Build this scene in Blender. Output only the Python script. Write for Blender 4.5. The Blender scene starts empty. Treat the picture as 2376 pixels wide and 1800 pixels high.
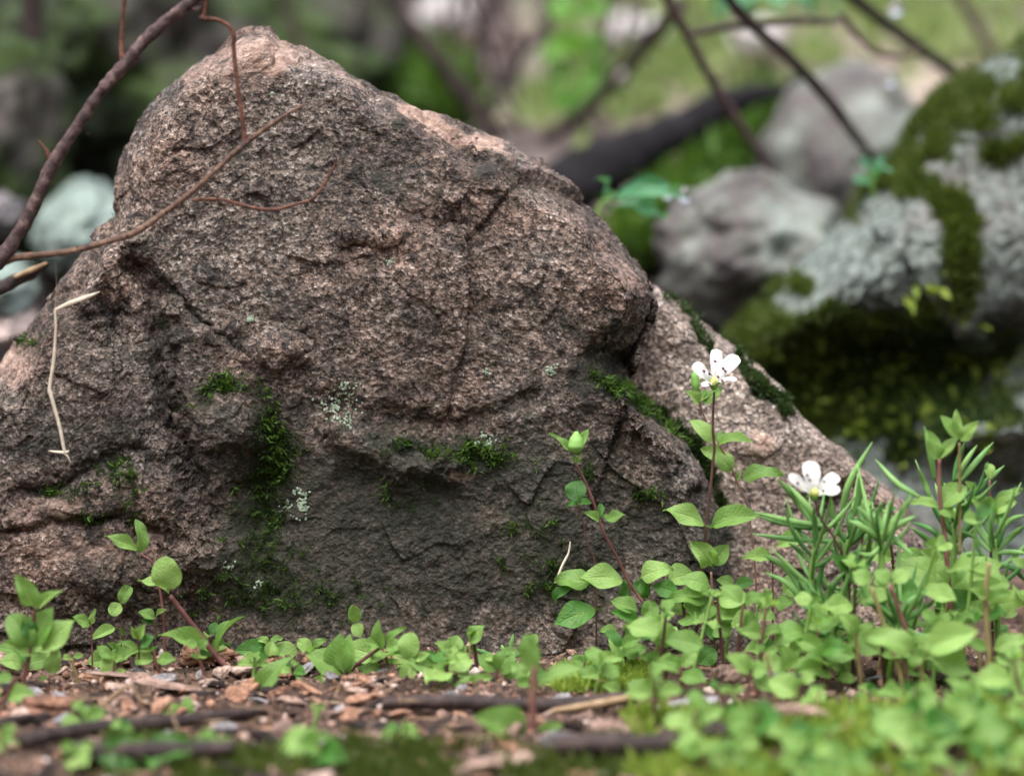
import bpy, math, random
import numpy as np
from mathutils import Vector, Matrix

# ------------------------------------------------------------------ camera, sky, sun, exposure
SC = bpy.context.scene
COL = SC.collection
R = math.radians
PITCH, DIST, VIEW_W = R(8.0), 1.10, 0.28
S = VIEW_W / 2376.0                      # metres for one photo pixel on the focus plane
FWD = np.array([0, math.cos(PITCH), -math.sin(PITCH)])
UP = np.array([0, math.sin(PITCH), math.cos(PITCH)])


def _zc():
    r = FWD * DIST + UP * (900 - 1540) * S
    t = (DIST * FWD[1]) / r[1]
    return -(-FWD[2] * DIST + t * r[2])


ZC = _zc()
CAM = np.array([0, 0, ZC]) - FWD * DIST

cam_data = bpy.data.cameras.new('camera')
cam = bpy.data.objects.new('camera', cam_data)
COL.objects.link(cam)
cam.location = CAM
cam.rotation_euler = (R(90) - PITCH, 0, 0)
cam_data.sensor_width = 36
cam_data.lens = 36 * DIST / VIEW_W
cam_data.clip_start, cam_data.clip_end = 0.05, 400
cam_data.dof.use_dof = True
cam_data.dof.focus_distance = DIST + 0.014
cam_data.dof.aperture_fstop = 6.3
SC.camera = cam

SUN_EL, SUN_AZ = R(70), R(-150)           # azimuth measured from +y (away from the camera) towards +x
world = bpy.data.worlds.new('World')
SC.world = world
world.use_nodes = True
wn = world.node_tree
wn.nodes.clear()
sky = wn.nodes.new('ShaderNodeTexSky')
sky.sky_type = 'NISHITA'
sky.sun_disc = False
sky.sun_elevation = SUN_EL
sky.sun_rotation = SUN_AZ
sky.air_density, sky.dust_density, sky.ozone_density = 1.0, 6.0, 1.0
hsv = wn.nodes.new('ShaderNodeHueSaturation')      # overcast: the blue is mostly washed out
hsv.inputs['Saturation'].default_value = 0.60
bg = wn.nodes.new('ShaderNodeBackground')
bg.inputs['Strength'].default_value = 0.15
wo = wn.nodes.new('ShaderNodeOutputWorld')
wn.links.new(sky.outputs[0], hsv.inputs['Color'])
wn.links.new(hsv.outputs[0], bg.inputs['Color'])
wn.links.new(bg.outputs[0], wo.inputs[0])

sun_data = bpy.data.lights.new('sun', 'SUN')
sun_data.energy = 1.1
sun_data.angle = R(60)
sun_data.color = (1.0, 0.98, 0.95)
sun = bpy.data.objects.new('sun', sun_data)
COL.objects.link(sun)
sd = Vector((math.sin(SUN_AZ) * math.cos(SUN_EL), math.cos(SUN_AZ) * math.cos(SUN_EL), math.sin(SUN_EL)))
sun.rotation_euler = sd.to_track_quat('Z', 'Y').to_euler()
sun.location = sd * 5

SC.view_settings.view_transform = 'Standard'
SC.view_settings.look = 'None'
SC.view_settings.gamma = 1
SC.view_settings.exposure = 1.32
SC.cycles.use_denoising = True
SC.cycles.max_bounces = 6
SC.cycles.transparent_max_bounces = 6

# ------------------------------------------------------------------ numbers: projection and noise
RNG = np.random.default_rng(11)
rnd = random.Random(7)


def P(px, py, y):
    """photo pixel at world depth y -> world point (arrays allowed)"""
    px, py, y = np.broadcast_arrays(np.asarray(px, float), np.asarray(py, float), np.asarray(y, float))
    rx = (px - 1188) * S
    k = (900 - py) * S
    ry = FWD[1] * DIST + UP[1] * k
    rz = FWD[2] * DIST + UP[2] * k
    t = (y - CAM[1]) / ry
    return np.stack([CAM[0] + t * rx, y, CAM[2] + t * rz], -1)


def pv(px, py, y):
    return Vector(P(px, py, y))


def ground_y(py):
    """depth where the flat ground meets that photo row"""
    k = (900 - py) * S
    rz = FWD[2] * DIST + UP[2] * k
    ry = FWD[1] * DIST + UP[1] * k
    t = -CAM[2] / rz
    return CAM[1] + t * ry


def _hash(ix, iy, iz, seed):
    h = (ix.astype(np.int64) * 374761393 + iy.astype(np.int64) * 668265263 + iz.astype(np.int64) * 2147483647 + seed * 1274126177) & 0xFFFFFFFF
    h = ((h ^ (h >> 13)) * 1274126177) & 0xFFFFFFFF
    h = ((h ^ (h >> 16)) * 2246822519) & 0xFFFFFFFF
    return h ^ (h >> 15)


_G = RNG.normal(size=(256, 3))
_G /= np.linalg.norm(_G, axis=1)[:, None]


def perlin(p, seed=0):
    p = np.asarray(p, float)
    i = np.floor(p).astype(np.int64)
    f = p - i
    u = f * f * f * (f * (f * 6 - 15) + 10)
    out = 0
    for dx in (0, 1):
        for dy in (0, 1):
            for dz in (0, 1):
                g = _G[_hash(i[..., 0] + dx, i[..., 1] + dy, i[..., 2] + dz, seed) & 255]
                d = (f[..., 0] - dx) * g[..., 0] + (f[..., 1] - dy) * g[..., 1] + (f[..., 2] - dz) * g[..., 2]
                w = (u[..., 0] if dx else 1 - u[..., 0]) * (u[..., 1] if dy else 1 - u[..., 1]) * (u[..., 2] if dz else 1 - u[..., 2])
                out = out + w * d
    return out * 1.5


def fbm(p, octaves=4, seed=0, gain=0.5, lac=2.03):
    a, s, o = 1.0, 1.0, 0
    for k in range(octaves):
        o = o + a * perlin(np.asarray(p) * s, seed + k * 17)
        a *= gain
        s *= lac
    return o


def cells(p, seed=0):
    """for each point: nearest cell's random direction dotted with the offset (broken facets) and gap to 2nd cell"""
    p = np.asarray(p, float)
    i = np.floor(p).astype(np.int64)
    b1 = np.full(p.shape[:-1], 9.0)
    b2 = np.full(p.shape[:-1], 9.0)
    val = np.zeros(p.shape[:-1])
    rv = np.zeros(p.shape[:-1])
    for dx in (-1, 0, 1):
        for dy in (-1, 0, 1):
            for dz in (-1, 0, 1):
                c = i + np.array([dx, dy, dz])
                h = _hash(c[..., 0], c[..., 1], c[..., 2], seed)
                o = np.stack([(h & 1023) / 1023, ((h >> 10) & 1023) / 1023, ((h >> 20) & 1023) / 1023], -1)
                d = p - (c + o)
                l = np.sqrt((d * d).sum(-1))
                g = _G[(h >> 7) & 255]
                n = l < b1
                b2 = np.where(n, b1, np.minimum(b2, l))
                val = np.where(n, (d * g).sum(-1), val)
                rv = np.where(n, ((h >> 5) & 255) / 255.0, rv)
                b1 = np.where(n, l, b1)
    return val, b2 - b1, rv


def sstep(a, b, x):
    t = np.clip((x - a) / (b - a), 0, 1)
    return t * t * (3 - 2 * t)


def seg_dist(px, py, pts):
    """distance to a polyline in pixels, side (+ = below / right of travel) and position 0..1 along it"""
    best = np.full(px.shape, 1e9)
    side = np.zeros(px.shape)
    along = np.zeros(px.shape)
    L = [0]
    for (x0, y0), (x1, y1) in zip(pts[:-1], pts[1:]):
        L.append(L[-1] + math.hypot(x1 - x0, y1 - y0))
    for k, ((x0, y0), (x1, y1)) in enumerate(zip(pts[:-1], pts[1:])):
        ex, ey = x1 - x0, y1 - y0
        l2 = ex * ex + ey * ey
        t = np.clip(((px - x0) * ex + (py - y0) * ey) / l2, 0, 1)
        dx, dy = px - x0 - t * ex, py - y0 - t * ey
        d = np.sqrt(dx * dx + dy * dy)
        m = d < best
        best = np.where(m, d, best)
        side = np.where(m, np.sign(ex * (py - y0) - ey * (px - x0)), side)
        along = np.where(m, (L[k] + t * (L[k + 1] - L[k])) / L[-1], along)
    return best, side, along


def blobm(px, py, cx, cy, rx, ry, ang=0):
    c, s = math.cos(R(ang)), math.sin(R(ang))
    dx, dy = px - cx, py - cy
    a, b = (dx * c + dy * s) / rx, (-dx * s + dy * c) / ry
    return np.exp(-(a * a + b * b))


# ------------------------------------------------------------------ numbers -> Blender
def tag(o, label=None, cat=None, group=None, kind=None):
    if label:
        o['label'] = label
    if cat:
        o['category'] = cat
    if group:
        o['group'] = group
    if kind:
        o['kind'] = kind
    return o


def np_mesh(name, verts, quads, smooth=True, attrs=None):
    me = bpy.data.meshes.new(name)
    verts = np.ascontiguousarray(verts, np.float32).reshape(-1, 3)
    quads = np.ascontiguousarray(quads, np.int32)
    n, k = quads.shape
    me.vertices.add(len(verts))
    me.vertices.foreach_set('co', verts.ravel())
    me.loops.add(n * k)
    me.loops.foreach_set('vertex_index', quads.ravel())
    me.polygons.add(n)
    me.polygons.foreach_set('loop_start', np.arange(0, n * k, k, dtype=np.int32))
    if smooth:
        me.polygons.foreach_set('use_smooth', np.ones(n, bool))
    me.update(calc_edges=True)
    for key, v in (attrs or {}).items():
        a = me.attributes.new(key, 'FLOAT', 'POINT')
        a.data.foreach_set('value', np.ascontiguousarray(v, np.float32).ravel())
    return me


def grid_quads(nu, nv, wrap_u=False):
    iu = np.arange(nu if wrap_u else nu - 1)
    iv = np.arange(nv - 1)
    a, b = np.meshgrid(iu, iv, indexing='ij')
    a2 = (a + 1) % nu
    return np.stack([a * nv + b, a2 * nv + b, a2 * nv + b + 1, a * nv + b + 1], -1).reshape(-1, 4)


def add(name, me, mat, parent=None, loc=None, mtx=None):
    o = bpy.data.objects.new(name, me)
    COL.objects.link(o)
    if mat and not me.materials:
        me.materials.append(mat)
    if parent:
        o.parent = parent
    if loc is not None:
        o.location = loc
    if mtx is not None:
        o.matrix_basis = mtx
    return o


def thing(name, loc, label, cat, group=None):
    o = bpy.data.objects.new(name, None)
    COL.objects.link(o)
    o.location = loc
    o.empty_display_size = 0.005
    return tag(o, label, cat, group)


def spline(pts, n):
    """Catmull-Rom through the control points, n samples"""
    p = np.asarray(pts, float)
    if len(p) == 2:
        t = np.linspace(0, 1, n)[:, None]
        return p[0] * (1 - t) + p[1] * t
    q = np.vstack([2 * p[0] - p[1], p, 2 * p[-1] - p[-2]])
    out = []
    for t in np.linspace(0, len(p) - 1, n):
        k = min(int(t), len(p) - 2)
        f = t - k
        a, b, c, d = q[k], q[k + 1], q[k + 2], q[k + 3]
        out.append(0.5 * ((2 * b) + (c - a) * f + (2 * a - 5 * b + 4 * c - d) * f * f + (3 * b - a - 3 * c + d) * f ** 3))
    return np.array(out)


def tube(pts, radii, n=24, sides=10, rough=0, freq=300, seed=0, flat=1.0, closed=True):
    """tapered tube through control points -> verts, quads"""
    c = spline(pts, n)
    rr = np.interp(np.linspace(0, 1, n), np.linspace(0, 1, len(radii)), radii)
    tan = np.gradient(c, axis=0)
    tan /= np.linalg.norm(tan, axis=1)[:, None] + 1e-12
    ref = np.array([0.13, -1, 0.21])
    u = np.cross(tan, ref)
    u /= np.linalg.norm(u, axis=1)[:, None] + 1e-12
    w = np.cross(tan, u)
    a = np.linspace(0, 2 * np.pi, sides, endpoint=False)
    ring = u[:, None, :] * np.cos(a)[None, :, None] + w[:, None, :] * np.sin(a)[None, :, None] * flat
    v = c[:, None, :] + ring * rr[:, None, None]
    if rough:
        v = v + ring * (fbm(v * freq, 3, seed) * rough)[..., None]
    v = v.reshape(-1, 3)
    i, j = np.meshgrid(np.arange(n - 1), np.arange(sides), indexing='ij')
    j2 = (j + 1) % sides
    q = np.stack([i * sides + j, i * sides + j2, (i + 1) * sides + j2, (i + 1) * sides + j], -1).reshape(-1, 4)
    if closed:
        v = np.vstack([v, c[0], c[-1]])
        jj = np.arange(sides)
        e0 = np.stack([np.full(sides, n * sides), (jj + 1) % sides, jj, np.full(sides, n * sides)], -1)
        e1 = np.stack([np.full(sides, n * sides + 1), (n - 1) * sides + jj, (n - 1) * sides + (jj + 1) % sides, np.full(sides, n * sides + 1)], -1)
        # caps as triangles folded into a separate list
        return v, q, np.vstack([e0[:, :3], e1[:, :3]])
    return v, q, np.zeros((0, 3), int)


def tube_mesh(name, pts, radii, base=(0, 0, 0), **kw):
    v, q, t = tube(pts, radii, **kw)
    me = bpy.data.meshes.new(name)
    me.from_pydata((v - np.asarray(base)).tolist(), [], q.tolist() + t.tolist())
    me.polygons.foreach_set('use_smooth', np.ones(len(me.polygons), bool))
    me.update()
    return me


# ------------------------------------------------------------------ materials
class NT:
    def __init__(self, name):
        self.m = bpy.data.materials.new(name)
        self.m.use_nodes = True
        self.t = self.m.node_tree
        self.t.nodes.clear()
        self.out = self.t.nodes.new('ShaderNodeOutputMaterial')

    def n(self, kind, **ins):
        node = self.t.nodes.new(kind)
        for k, v in ins.items():
            if k.startswith('_'):
                setattr(node, k[1:], v)
            else:
                self.set(node.inputs[k.replace('__', ' ')], v)
        return node

    def set(self, sock, v):
        if isinstance(v, bpy.types.NodeSocket):
            self.t.links.new(v, sock)
        elif isinstance(v, (tuple, list)) and len(v) == 3 and sock.type == 'RGBA':
            sock.default_value = (*v, 1)
        else:
            sock.default_value = v

    def coord(self, which='Object'):
        return self.n('ShaderNodeTexCoord').outputs[which]

    def noise(self, vec, scale, detail=4, rough=0.55, out='Fac', dist=0):
        return self.n('ShaderNodeTexNoise', Vector=vec, Scale=scale, Detail=detail, Roughness=rough, Distortion=dist).outputs[out]

    def voro(self, vec, scale, out='Color', feature='F1', rand=1.0):
        return self.n('ShaderNodeTexVoronoi', _feature=feature, Vector=vec, Scale=scale, Randomness=rand).outputs[out]

    def ramp(self, fac, stops, interp='LINEAR'):
        r = self.n('ShaderNodeValToRGB', Fac=fac)
        e = r.color_ramp.elements
        r.color_ramp.interpolation = interp
        while len(e) < len(stops):
            e.new(0.5)
        for k, (p, c) in enumerate(stops):
            e[k].position = p
            e[k].color = (*c, 1) if isinstance(c, tuple) else (c, c, c, 1)
        return r.outputs['Color']

    def mix(self, fac, a, b, mode='MIX'):
        m = self.n('ShaderNodeMix', _data_type='RGBA', _blend_type=mode)
        self.set(m.inputs[0], fac)
        self.set(m.inputs[6], a)
        self.set(m.inputs[7], b)
        return m.outputs[2]

    def math(self, op, a, b=0.0, c=None):
        m = self.n('ShaderNodeMath', _operation=op)
        self.set(m.inputs[0], a)
        self.set(m.inputs[1], b)
        if c is not None:
            self.set(m.inputs[2], c)
        return m.outputs[0]

    def attr(self, name):
        return self.n('ShaderNodeAttribute', _attribute_name=name).outputs['Fac']

    def rand(self):
        return self.n('ShaderNodeObjectInfo').outputs['Random']

    def bump(self, h, dist, strength=1.0, normal=None):
        b = self.n('ShaderNodeBump', Height=h, Distance=dist, Strength=strength)
        if normal is not None:
            self.set(b.inputs['Normal'], normal)
        return b.outputs[0]

    def bsdf(self, color, rough=0.6, spec=0.4, normal=None, translucent=None, tl=0.35):
        b = self.n('ShaderNodeBsdfPrincipled', Base__Color=color, Roughness=rough)
        b.inputs['Specular IOR Level'].default_value = spec
        if normal is not None:
            self.set(b.inputs['Normal'], normal)
        o = b.outputs[0]
        if translucent is not None:
            t = self.n('ShaderNodeBsdfTranslucent', Color=translucent)
            if normal is not None:
                self.set(t.inputs['Normal'], normal)
            mx = self.n('ShaderNodeMixShader', Fac=tl)
            self.set(mx.inputs[1], o)
            self.set(mx.inputs[2], t.outputs[0])
            o = mx.outputs[0]
        self.t.links.new(o, self.out.inputs['Surface'])
        return self.m


def granite(name, dark=1.0, pink=0.5, grain=620, mottle=1.0, stain_col=(0.020, 0.025, 0.016)):
    g = NT(name)
    co = g.coord()
    wob = g.mix(0.0009, co, g.noise(co, 1500, 2, out='Color'), 'ADD')
    gr = g.voro(wob, grain)
    sep = g.n('ShaderNodeSeparateColor', Color=gr)
    c = g.ramp(sep.outputs[0], [(0.0, (0.014, 0.014, 0.014)), (0.26, (0.035, 0.031, 0.029)), (0.40, (0.14, 0.108, 0.088)),
                                (0.60, (0.275, 0.222, 0.185)), (0.84, (0.42, 0.345, 0.29)), (1.0, (0.68, 0.63, 0.58))])
    gr2 = g.voro(wob, grain * 2.3)
    sep2 = g.n('ShaderNodeSeparateColor', Color=gr2)
    c2 = g.ramp(sep2.outputs[1], [(0.0, (0.03, 0.028, 0.027)), (0.3, (0.10, 0.08, 0.07)), (0.7, (0.24, 0.19, 0.165)), (1.0, (0.40, 0.36, 0.33))])
    c = g.mix(0.42, c, c2)
    big = g.noise(co, 28, 5, 0.6)
    c = g.mix(g.math('MULTIPLY', g.ramp(big, [(0.38, 0.0), (0.66, 1.0)]), pink), c, g.mix(1.0, c, (1.25, 0.92, 0.80), 'MULTIPLY'))
    mid = g.noise(co, 110, 6, 0.7)
    c = g.mix(mottle, c, g.ramp(mid, [(0.30, 0.30), (0.44, 0.85), (0.62, 1.15), (0.75, 1.35)]), 'MULTIPLY')
    wide = g.noise(co, 11, 4, 0.6, dist=0.6)
    c = g.mix(1.0, c, g.ramp(wide, [(0.32, 0.50), (0.5, 0.95), (0.66, 1.3)]), 'MULTIPLY')
    cr = g.math('ADD', g.math('MULTIPLY', g.noise(co, 24, 8, 0.72, dist=0.5), 0.7), g.math('MULTIPLY', g.noise(co, 130, 5, 0.7), 0.3))
    c = g.mix(g.math('MULTIPLY', g.ramp(cr, [(0.46, 0.0), (0.55, 0.72)]), mottle), c, g.mix(1.0, c, (0.26, 0.26, 0.25), 'MULTIPLY'))
    blot = g.noise(co, 520, 4, 0.7)
    c = g.mix(mottle, c, g.ramp(blot, [(0.36, 0.25), (0.50, 1.0)]), 'MULTIPLY')
    c = g.mix(g.math('MULTIPLY', g.ramp(g.noise(co, 85, 4, 0.6, dist=0.8), [(0.60, 0.0), (0.68, 0.85)]), mottle), c, (0.022, 0.021, 0.020))
    pv_ = g.voro(g.mix(0.004, co, g.noise(co, 300, 3, out='Color'), 'ADD'), 150, 'Distance')
    c = g.mix(g.math('MULTIPLY', g.ramp(pv_, [(0.10, 0.9), (0.20, 0.0)]), mottle), c, (0.014, 0.013, 0.013))
    # biotic crust and algae, plus darker recesses, from the 'stain' attribute broken up by noise
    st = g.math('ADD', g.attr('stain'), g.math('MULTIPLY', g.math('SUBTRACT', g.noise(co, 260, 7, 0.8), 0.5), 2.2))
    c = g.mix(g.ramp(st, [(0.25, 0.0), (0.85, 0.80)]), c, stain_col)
    fr = g.math('ADD', g.attr('pale_pink'), g.math('MULTIPLY', g.math('SUBTRACT', g.noise(co, 240, 5, 0.7), 0.5), 1.1))
    pc = g.ramp(g.noise(co, 420, 4), [(0.3, (0.22, 0.14, 0.11)), (0.5, (0.44, 0.30, 0.24)), (0.7, (0.56, 0.43, 0.36))])
    c = g.mix(g.ramp(fr, [(0.35, 0.0), (0.7, 0.85)]), c, pc)
    ms = g.math('ADD', g.attr('moss'), g.math('MULTIPLY', g.math('SUBTRACT', g.noise(co, 260, 5, 0.7), 0.5), 1.2))
    mc = g.ramp(g.noise(co, 700, 3), [(0.3, (0.008, 0.010, 0.005)), (0.7, (0.025, 0.038, 0.011))])
    c = g.mix(g.ramp(ms, [(0.38, 0.0), (0.75, 0.75)]), c, mc)
    if dark != 1.0:
        c = g.mix(1.0, c, (dark, dark, dark), 'MULTIPLY')
    h = g.math('ADD', g.math('MULTIPLY', g.noise(co, 480, 8, 0.75), 1.0), g.math('MULTIPLY', g.voro(wob, grain, 'Distance'), 0.5))
    nb = g.bump(h, 0.0011, 0.9)
    rough = g.ramp(g.noise(co, 300, 3), [(0.3, 0.5), (0.7, 0.85)])
    return g.bsdf(c, rough, 0.35, nb)


def lichen_rock(name):
    g = NT(name)
    co = g.coord()
    n1 = g.noise(co, 300, 8, 0.75)
    c = g.ramp(n1, [(0.34, (0.03, 0.035, 0.03)), (0.44, (0.12, 0.145, 0.132)), (0.54, (0.25, 0.30, 0.277)), (0.70, (0.44, 0.50, 0.465))])
    big = g.noise(co, 26, 5, 0.6)
    c = g.mix(g.ramp(big, [(0.50, 0.0), (0.68, 0.8)]), c, g.ramp(g.noise(co, 420, 5), [(0.35, (0.06, 0.05, 0.05)), (0.65, (0.36, 0.31, 0.30))]))
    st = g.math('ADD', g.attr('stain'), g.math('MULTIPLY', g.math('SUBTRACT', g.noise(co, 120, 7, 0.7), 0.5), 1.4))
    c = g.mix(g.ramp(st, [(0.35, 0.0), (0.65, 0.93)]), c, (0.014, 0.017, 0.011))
    ms = g.math('ADD', g.attr('moss'), g.math('MULTIPLY', g.math('SUBTRACT', g.noise(co, 120, 6, 0.7), 0.5), 1.3))
    mc = g.ramp(g.noise(co, 500, 4), [(0.3, (0.010, 0.018, 0.004)), (0.7, (0.055, 0.085, 0.014))])
    c = g.mix(g.ramp(ms, [(0.38, 0.0), (0.58, 1.0)]), c, mc)
    nb = g.bump(g.noise(co, 260, 9, 0.8), 0.004, 0.8)
    return g.bsdf(c, 0.85, 0.2, nb)


def plain(name, stops, scale, detail=5, rough=0.8, bump=0.0, vary=0.0, spec=0.3, coord='Object', rg=0.6):
    g = NT(name)
    co = g.coord(coord)
    n = g.noise(co, scale, detail, rg)
    if vary:
        n = g.math('ADD', n, g.math('MULTIPLY', g.math('SUBTRACT', g.rand(), 0.5), vary))
    c = g.ramp(n, stops)
    nb = g.bump(g.noise(co, scale * 1.7, 6, 0.7), bump, 0.8) if bump else None
    return g.bsdf(c, rough, spec, nb)


def leaf_mat(name, c0, c1, tl_col, tl=0.35, rough=0.42, vein=0.35):
    g = NT(name)
    uv = g.n('ShaderNodeUVMap').outputs[0]
    s = g.n('ShaderNodeSeparateXYZ', Vector=uv)
    t, w = s.outputs[0], g.math('ABSOLUTE', g.math('SUBTRACT', s.outputs[1], 0.5))
    mid = g.ramp(w, [(0.0, 1.0), (0.05, 0.0)])
    side = g.math('SINE', g.math('MULTIPLY', g.math('SUBTRACT', t, g.math('MULTIPLY', w, 0.55)), 62.0))
    side = g.ramp(g.math('MULTIPLY', g.math('ADD', side, 1.0), 0.5), [(0.80, 0.0), (1.0, 0.45)])
    vv = g.math('MAXIMUM', mid, side)
    co = g.coord()
    blem = g.ramp(g.math('ADD', g.noise(co, 9, 4, 0.7, dist=1.0), g.math('MULTIPLY', g.rand(), 0.12)), [(0.70, 0.0), (0.76, 0.7)])
    n = g.math('ADD', g.math('MULTIPLY', g.noise(co, 5, 5, 0.65), 0.7), g.math('SUBTRACT', g.math('MULTIPLY', g.rand(), 0.65), 0.15))
    c = g.ramp(n, [(0.15, c0), (0.85, c1)])
    c = g.mix(g.math('MULTIPLY', vv, vein), c, (min(1, c1[0] * 1.7), min(1, c1[1] * 1.35), c1[2] * 2.0))
    c = g.mix(blem, c, (0.30, 0.30, 0.07))
    nb = g.bump(g.math('ADD', g.math('MULTIPLY', vv, -0.6), g.noise(co, 14, 5)), 0.0004, 0.8)
    return g.bsdf(c, rough, 0.45, nb, tl_col, tl)


M = {}
M['rock'] = granite('weathered_granite', 0.93, 0.6, 1150, 1.0)
M['slab'] = granite('pink_granite', 1.5, 0.6, 1250, 0.3)
M['lichen_rock'] = lichen_rock('lichen_boulder')
M['leaf'] = leaf_mat('young_leaf', (0.105, 0.245, 0.042), (0.300, 0.500, 0.135), (0.32, 0.56, 0.10), 0.42)
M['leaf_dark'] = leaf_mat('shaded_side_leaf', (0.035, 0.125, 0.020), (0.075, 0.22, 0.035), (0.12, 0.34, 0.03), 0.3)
M['leaf_teal'] = leaf_mat('bluish_leaf', (0.05, 0.19, 0.09), (0.10, 0.30, 0.15), (0.12, 0.40, 0.10), 0.3, 0.3)
M['leaf_far'] = leaf_mat('bright_far_leaf', (0.07, 0.22, 0.025), (0.17, 0.38, 0.06), (0.24, 0.50, 0.06), 0.4)
M['sedum'] = plain('stonecrop_leaf', [(0.3, (0.06, 0.175, 0.045)), (0.7, (0.19, 0.36, 0.11))], 90, 4, 0.55, 0, 0.45, 0.3)
M['bud'] = plain('bud_green', [(0.3, (0.13, 0.33, 0.06)), (0.7, (0.24, 0.46, 0.12))], 300, 3, 0.5)
M['stem'] = plain('purple_stem', [(0.35, (0.10, 0.040, 0.038)), (0.6, (0.20, 0.095, 0.08)), (0.8, (0.24, 0.17, 0.10))], 160, 3, 0.5, 0, 0.25)
M['stem_dark'] = plain('dark_stem', [(0.35, (0.045, 0.02, 0.016)), (0.65, (0.11, 0.06, 0.045))], 160, 3, 0.5, 0, 0.2)
M['stem_pale'] = plain('tan_stem', [(0.3, (0.17, 0.13, 0.055)), (0.7, (0.30, 0.26, 0.12))], 160, 3, 0.5, 0, 0.2)
M['stem_green'] = plain('green_stem', [(0.3, (0.12, 0.25, 0.05)), (0.7, (0.22, 0.36, 0.10))], 160, 3, 0.5, 0, 0.2)
M['anther'] = plain('anther', [(0.3, (0.05, 0.012, 0.03)), (0.7, (0.12, 0.03, 0.07))], 900, 2)
M['filament'] = plain('filament', [(0.3, (0.70, 0.72, 0.66)), (0.7, (0.8, 0.8, 0.76))], 300, 2)
M['ovary'] = plain('ovary', [(0.3, (0.42, 0.50, 0.09)), (0.7, (0.62, 0.68, 0.20))], 500, 2, 0.5)
gp = NT('white_petal')
M['petal'] = gp.bsdf(gp.ramp(gp.noise(gp.coord(), 6, 3), [(0.3, (0.88, 0.88, 0.89)), (0.7, (0.92, 0.92, 0.92))]), 0.55, 0.3, None, (0.92, 0.92, 0.92), 0.5)


def bark_mat(name, a, b, c, scale=260, lent=True, rough=0.7):
    g = NT(name)
    co = g.coord()
    col = g.ramp(g.noise(co, scale, 7, 0.7), [(0.30, a), (0.50, b), (0.70, c)])
    if lent:
        v = g.voro(co, scale * 1.5, 'Distance')
        col = g.mix(g.ramp(v, [(0.16, 0.9), (0.26, 0.0)]), col, (0.012, 0.010, 0.010))
    nb = g.bump(g.noise(co, scale * 1.4, 6, 0.7), 0.0008, 0.8)
    return g.bsdf(col, rough, 0.35, nb)


M['bark'] = bark_mat('twig_bark', (0.022, 0.015, 0.016), (0.070, 0.044, 0.043), (0.21, 0.145, 0.135), 380)
M['bark_red'] = bark_mat('red_shoot_bark', (0.035, 0.014, 0.010), (0.115, 0.045, 0.028), (0.25, 0.125, 0.075), 350)
M['bark_tan'] = bark_mat('tan_twig_bark', (0.035, 0.022, 0.017), (0.115, 0.066, 0.046), (0.29, 0.18, 0.125), 350)
M['wood_dark'] = bark_mat('rotten_stick', (0.010, 0.007, 0.007), (0.030, 0.020, 0.019), (0.085, 0.055, 0.048), 220, False)
M['wood_black'] = bark_mat('black_log', (0.002, 0.002, 0.003), (0.006, 0.005, 0.007), (0.022, 0.019, 0.024), 60, False, 0.97)  # kept near black to stand in for the shadow under the log
M['wood_tan'] = bark_mat('bare_wood', (0.12, 0.07, 0.04), (0.28, 0.19, 0.11), (0.42, 0.32, 0.2), 260, False)
M['straw'] = plain('dry_straw', [(0.3, (0.50, 0.44, 0.33)), (0.7, (0.74, 0.68, 0.56))], 400, 3, 0.6)
M['litter'] = plain('dead_leaf', [(0.2, (0.05, 0.028, 0.02)), (0.5, (0.12, 0.085, 0.068)), (0.85, (0.33, 0.27, 0.25))], 2.5, 5, 0.75, 0.001, 0.75)
M['chip'] = plain('granite_chip', [(0.32, (0.035, 0.03, 0.03)), (0.42, (0.17, 0.11, 0.09)), (0.54, (0.36, 0.245, 0.195)), (0.72, (0.56, 0.45, 0.40))], 3.2, 8, 0.8, 0.0009, 0.22, 0.3, 'Object', 0.75)
M['chip_orange'] = plain('rusty_chip', [(0.32, (0.06, 0.03, 0.02)), (0.42, (0.20, 0.10, 0.065)), (0.56, (0.38, 0.21, 0.135)), (0.75, (0.55, 0.39, 0.31))], 3.2, 8, 0.8, 0.0009, 0.2, 0.3, 'Object', 0.75)
M['chip_grey'] = plain('grey_chip', [(0.28, (0.03, 0.03, 0.035)), (0.5, (0.20, 0.19, 0.20)), (0.75, (0.50, 0.49, 0.50))], 3.2, 8, 0.8, 0.0009, 0.2, 0.3, 'Object', 0.75)
M['pale_stone'] = plain('pale_stone', [(0.25, (0.30, 0.28, 0.28)), (0.75, (0.58, 0.56, 0.55))], 60, 4, 0.8)
M['grey_stone'] = plain('grey_stone', [(0.30, (0.035, 0.033, 0.035)), (0.42, (0.10, 0.09, 0.09)), (0.46, (0.10, 0.10, 0.09)), (0.52, (0.16, 0.17, 0.155)), (0.60, (0.22, 0.25, 0.23)), (0.70, (0.28, 0.31, 0.285))], 26, 8, 0.85, 0.003)
M['mint_stone'] = plain('mint_lichen_stone', [(0.28, (0.03, 0.035, 0.03)), (0.45, (0.12, 0.155, 0.14)), (0.6, (0.21, 0.27, 0.245)), (0.75, (0.26, 0.32, 0.295))], 22, 6, 0.85, 0.003)
M['purple_stone'] = plain('dusky_stone', [(0.25, (0.03, 0.027, 0.03)), (0.45, (0.11, 0.095, 0.10)), (0.55, (0.22, 0.20, 0.205)), (0.75, (0.34, 0.32, 0.325))], 30, 6, 0.85, 0.003)
M['mossy_stone'] = plain('mossy_stone', [(0.30, (0.007, 0.010, 0.006)), (0.42, (0.012, 0.019, 0.008)), (0.52, (0.034, 0.060, 0.014)), (0.58, (0.030, 0.030, 0.022)), (0.65, (0.085, 0.075, 0.07)), (0.70, (0.02, 0.033, 0.011))], 15, 6, 0.9, 0.006)
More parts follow.
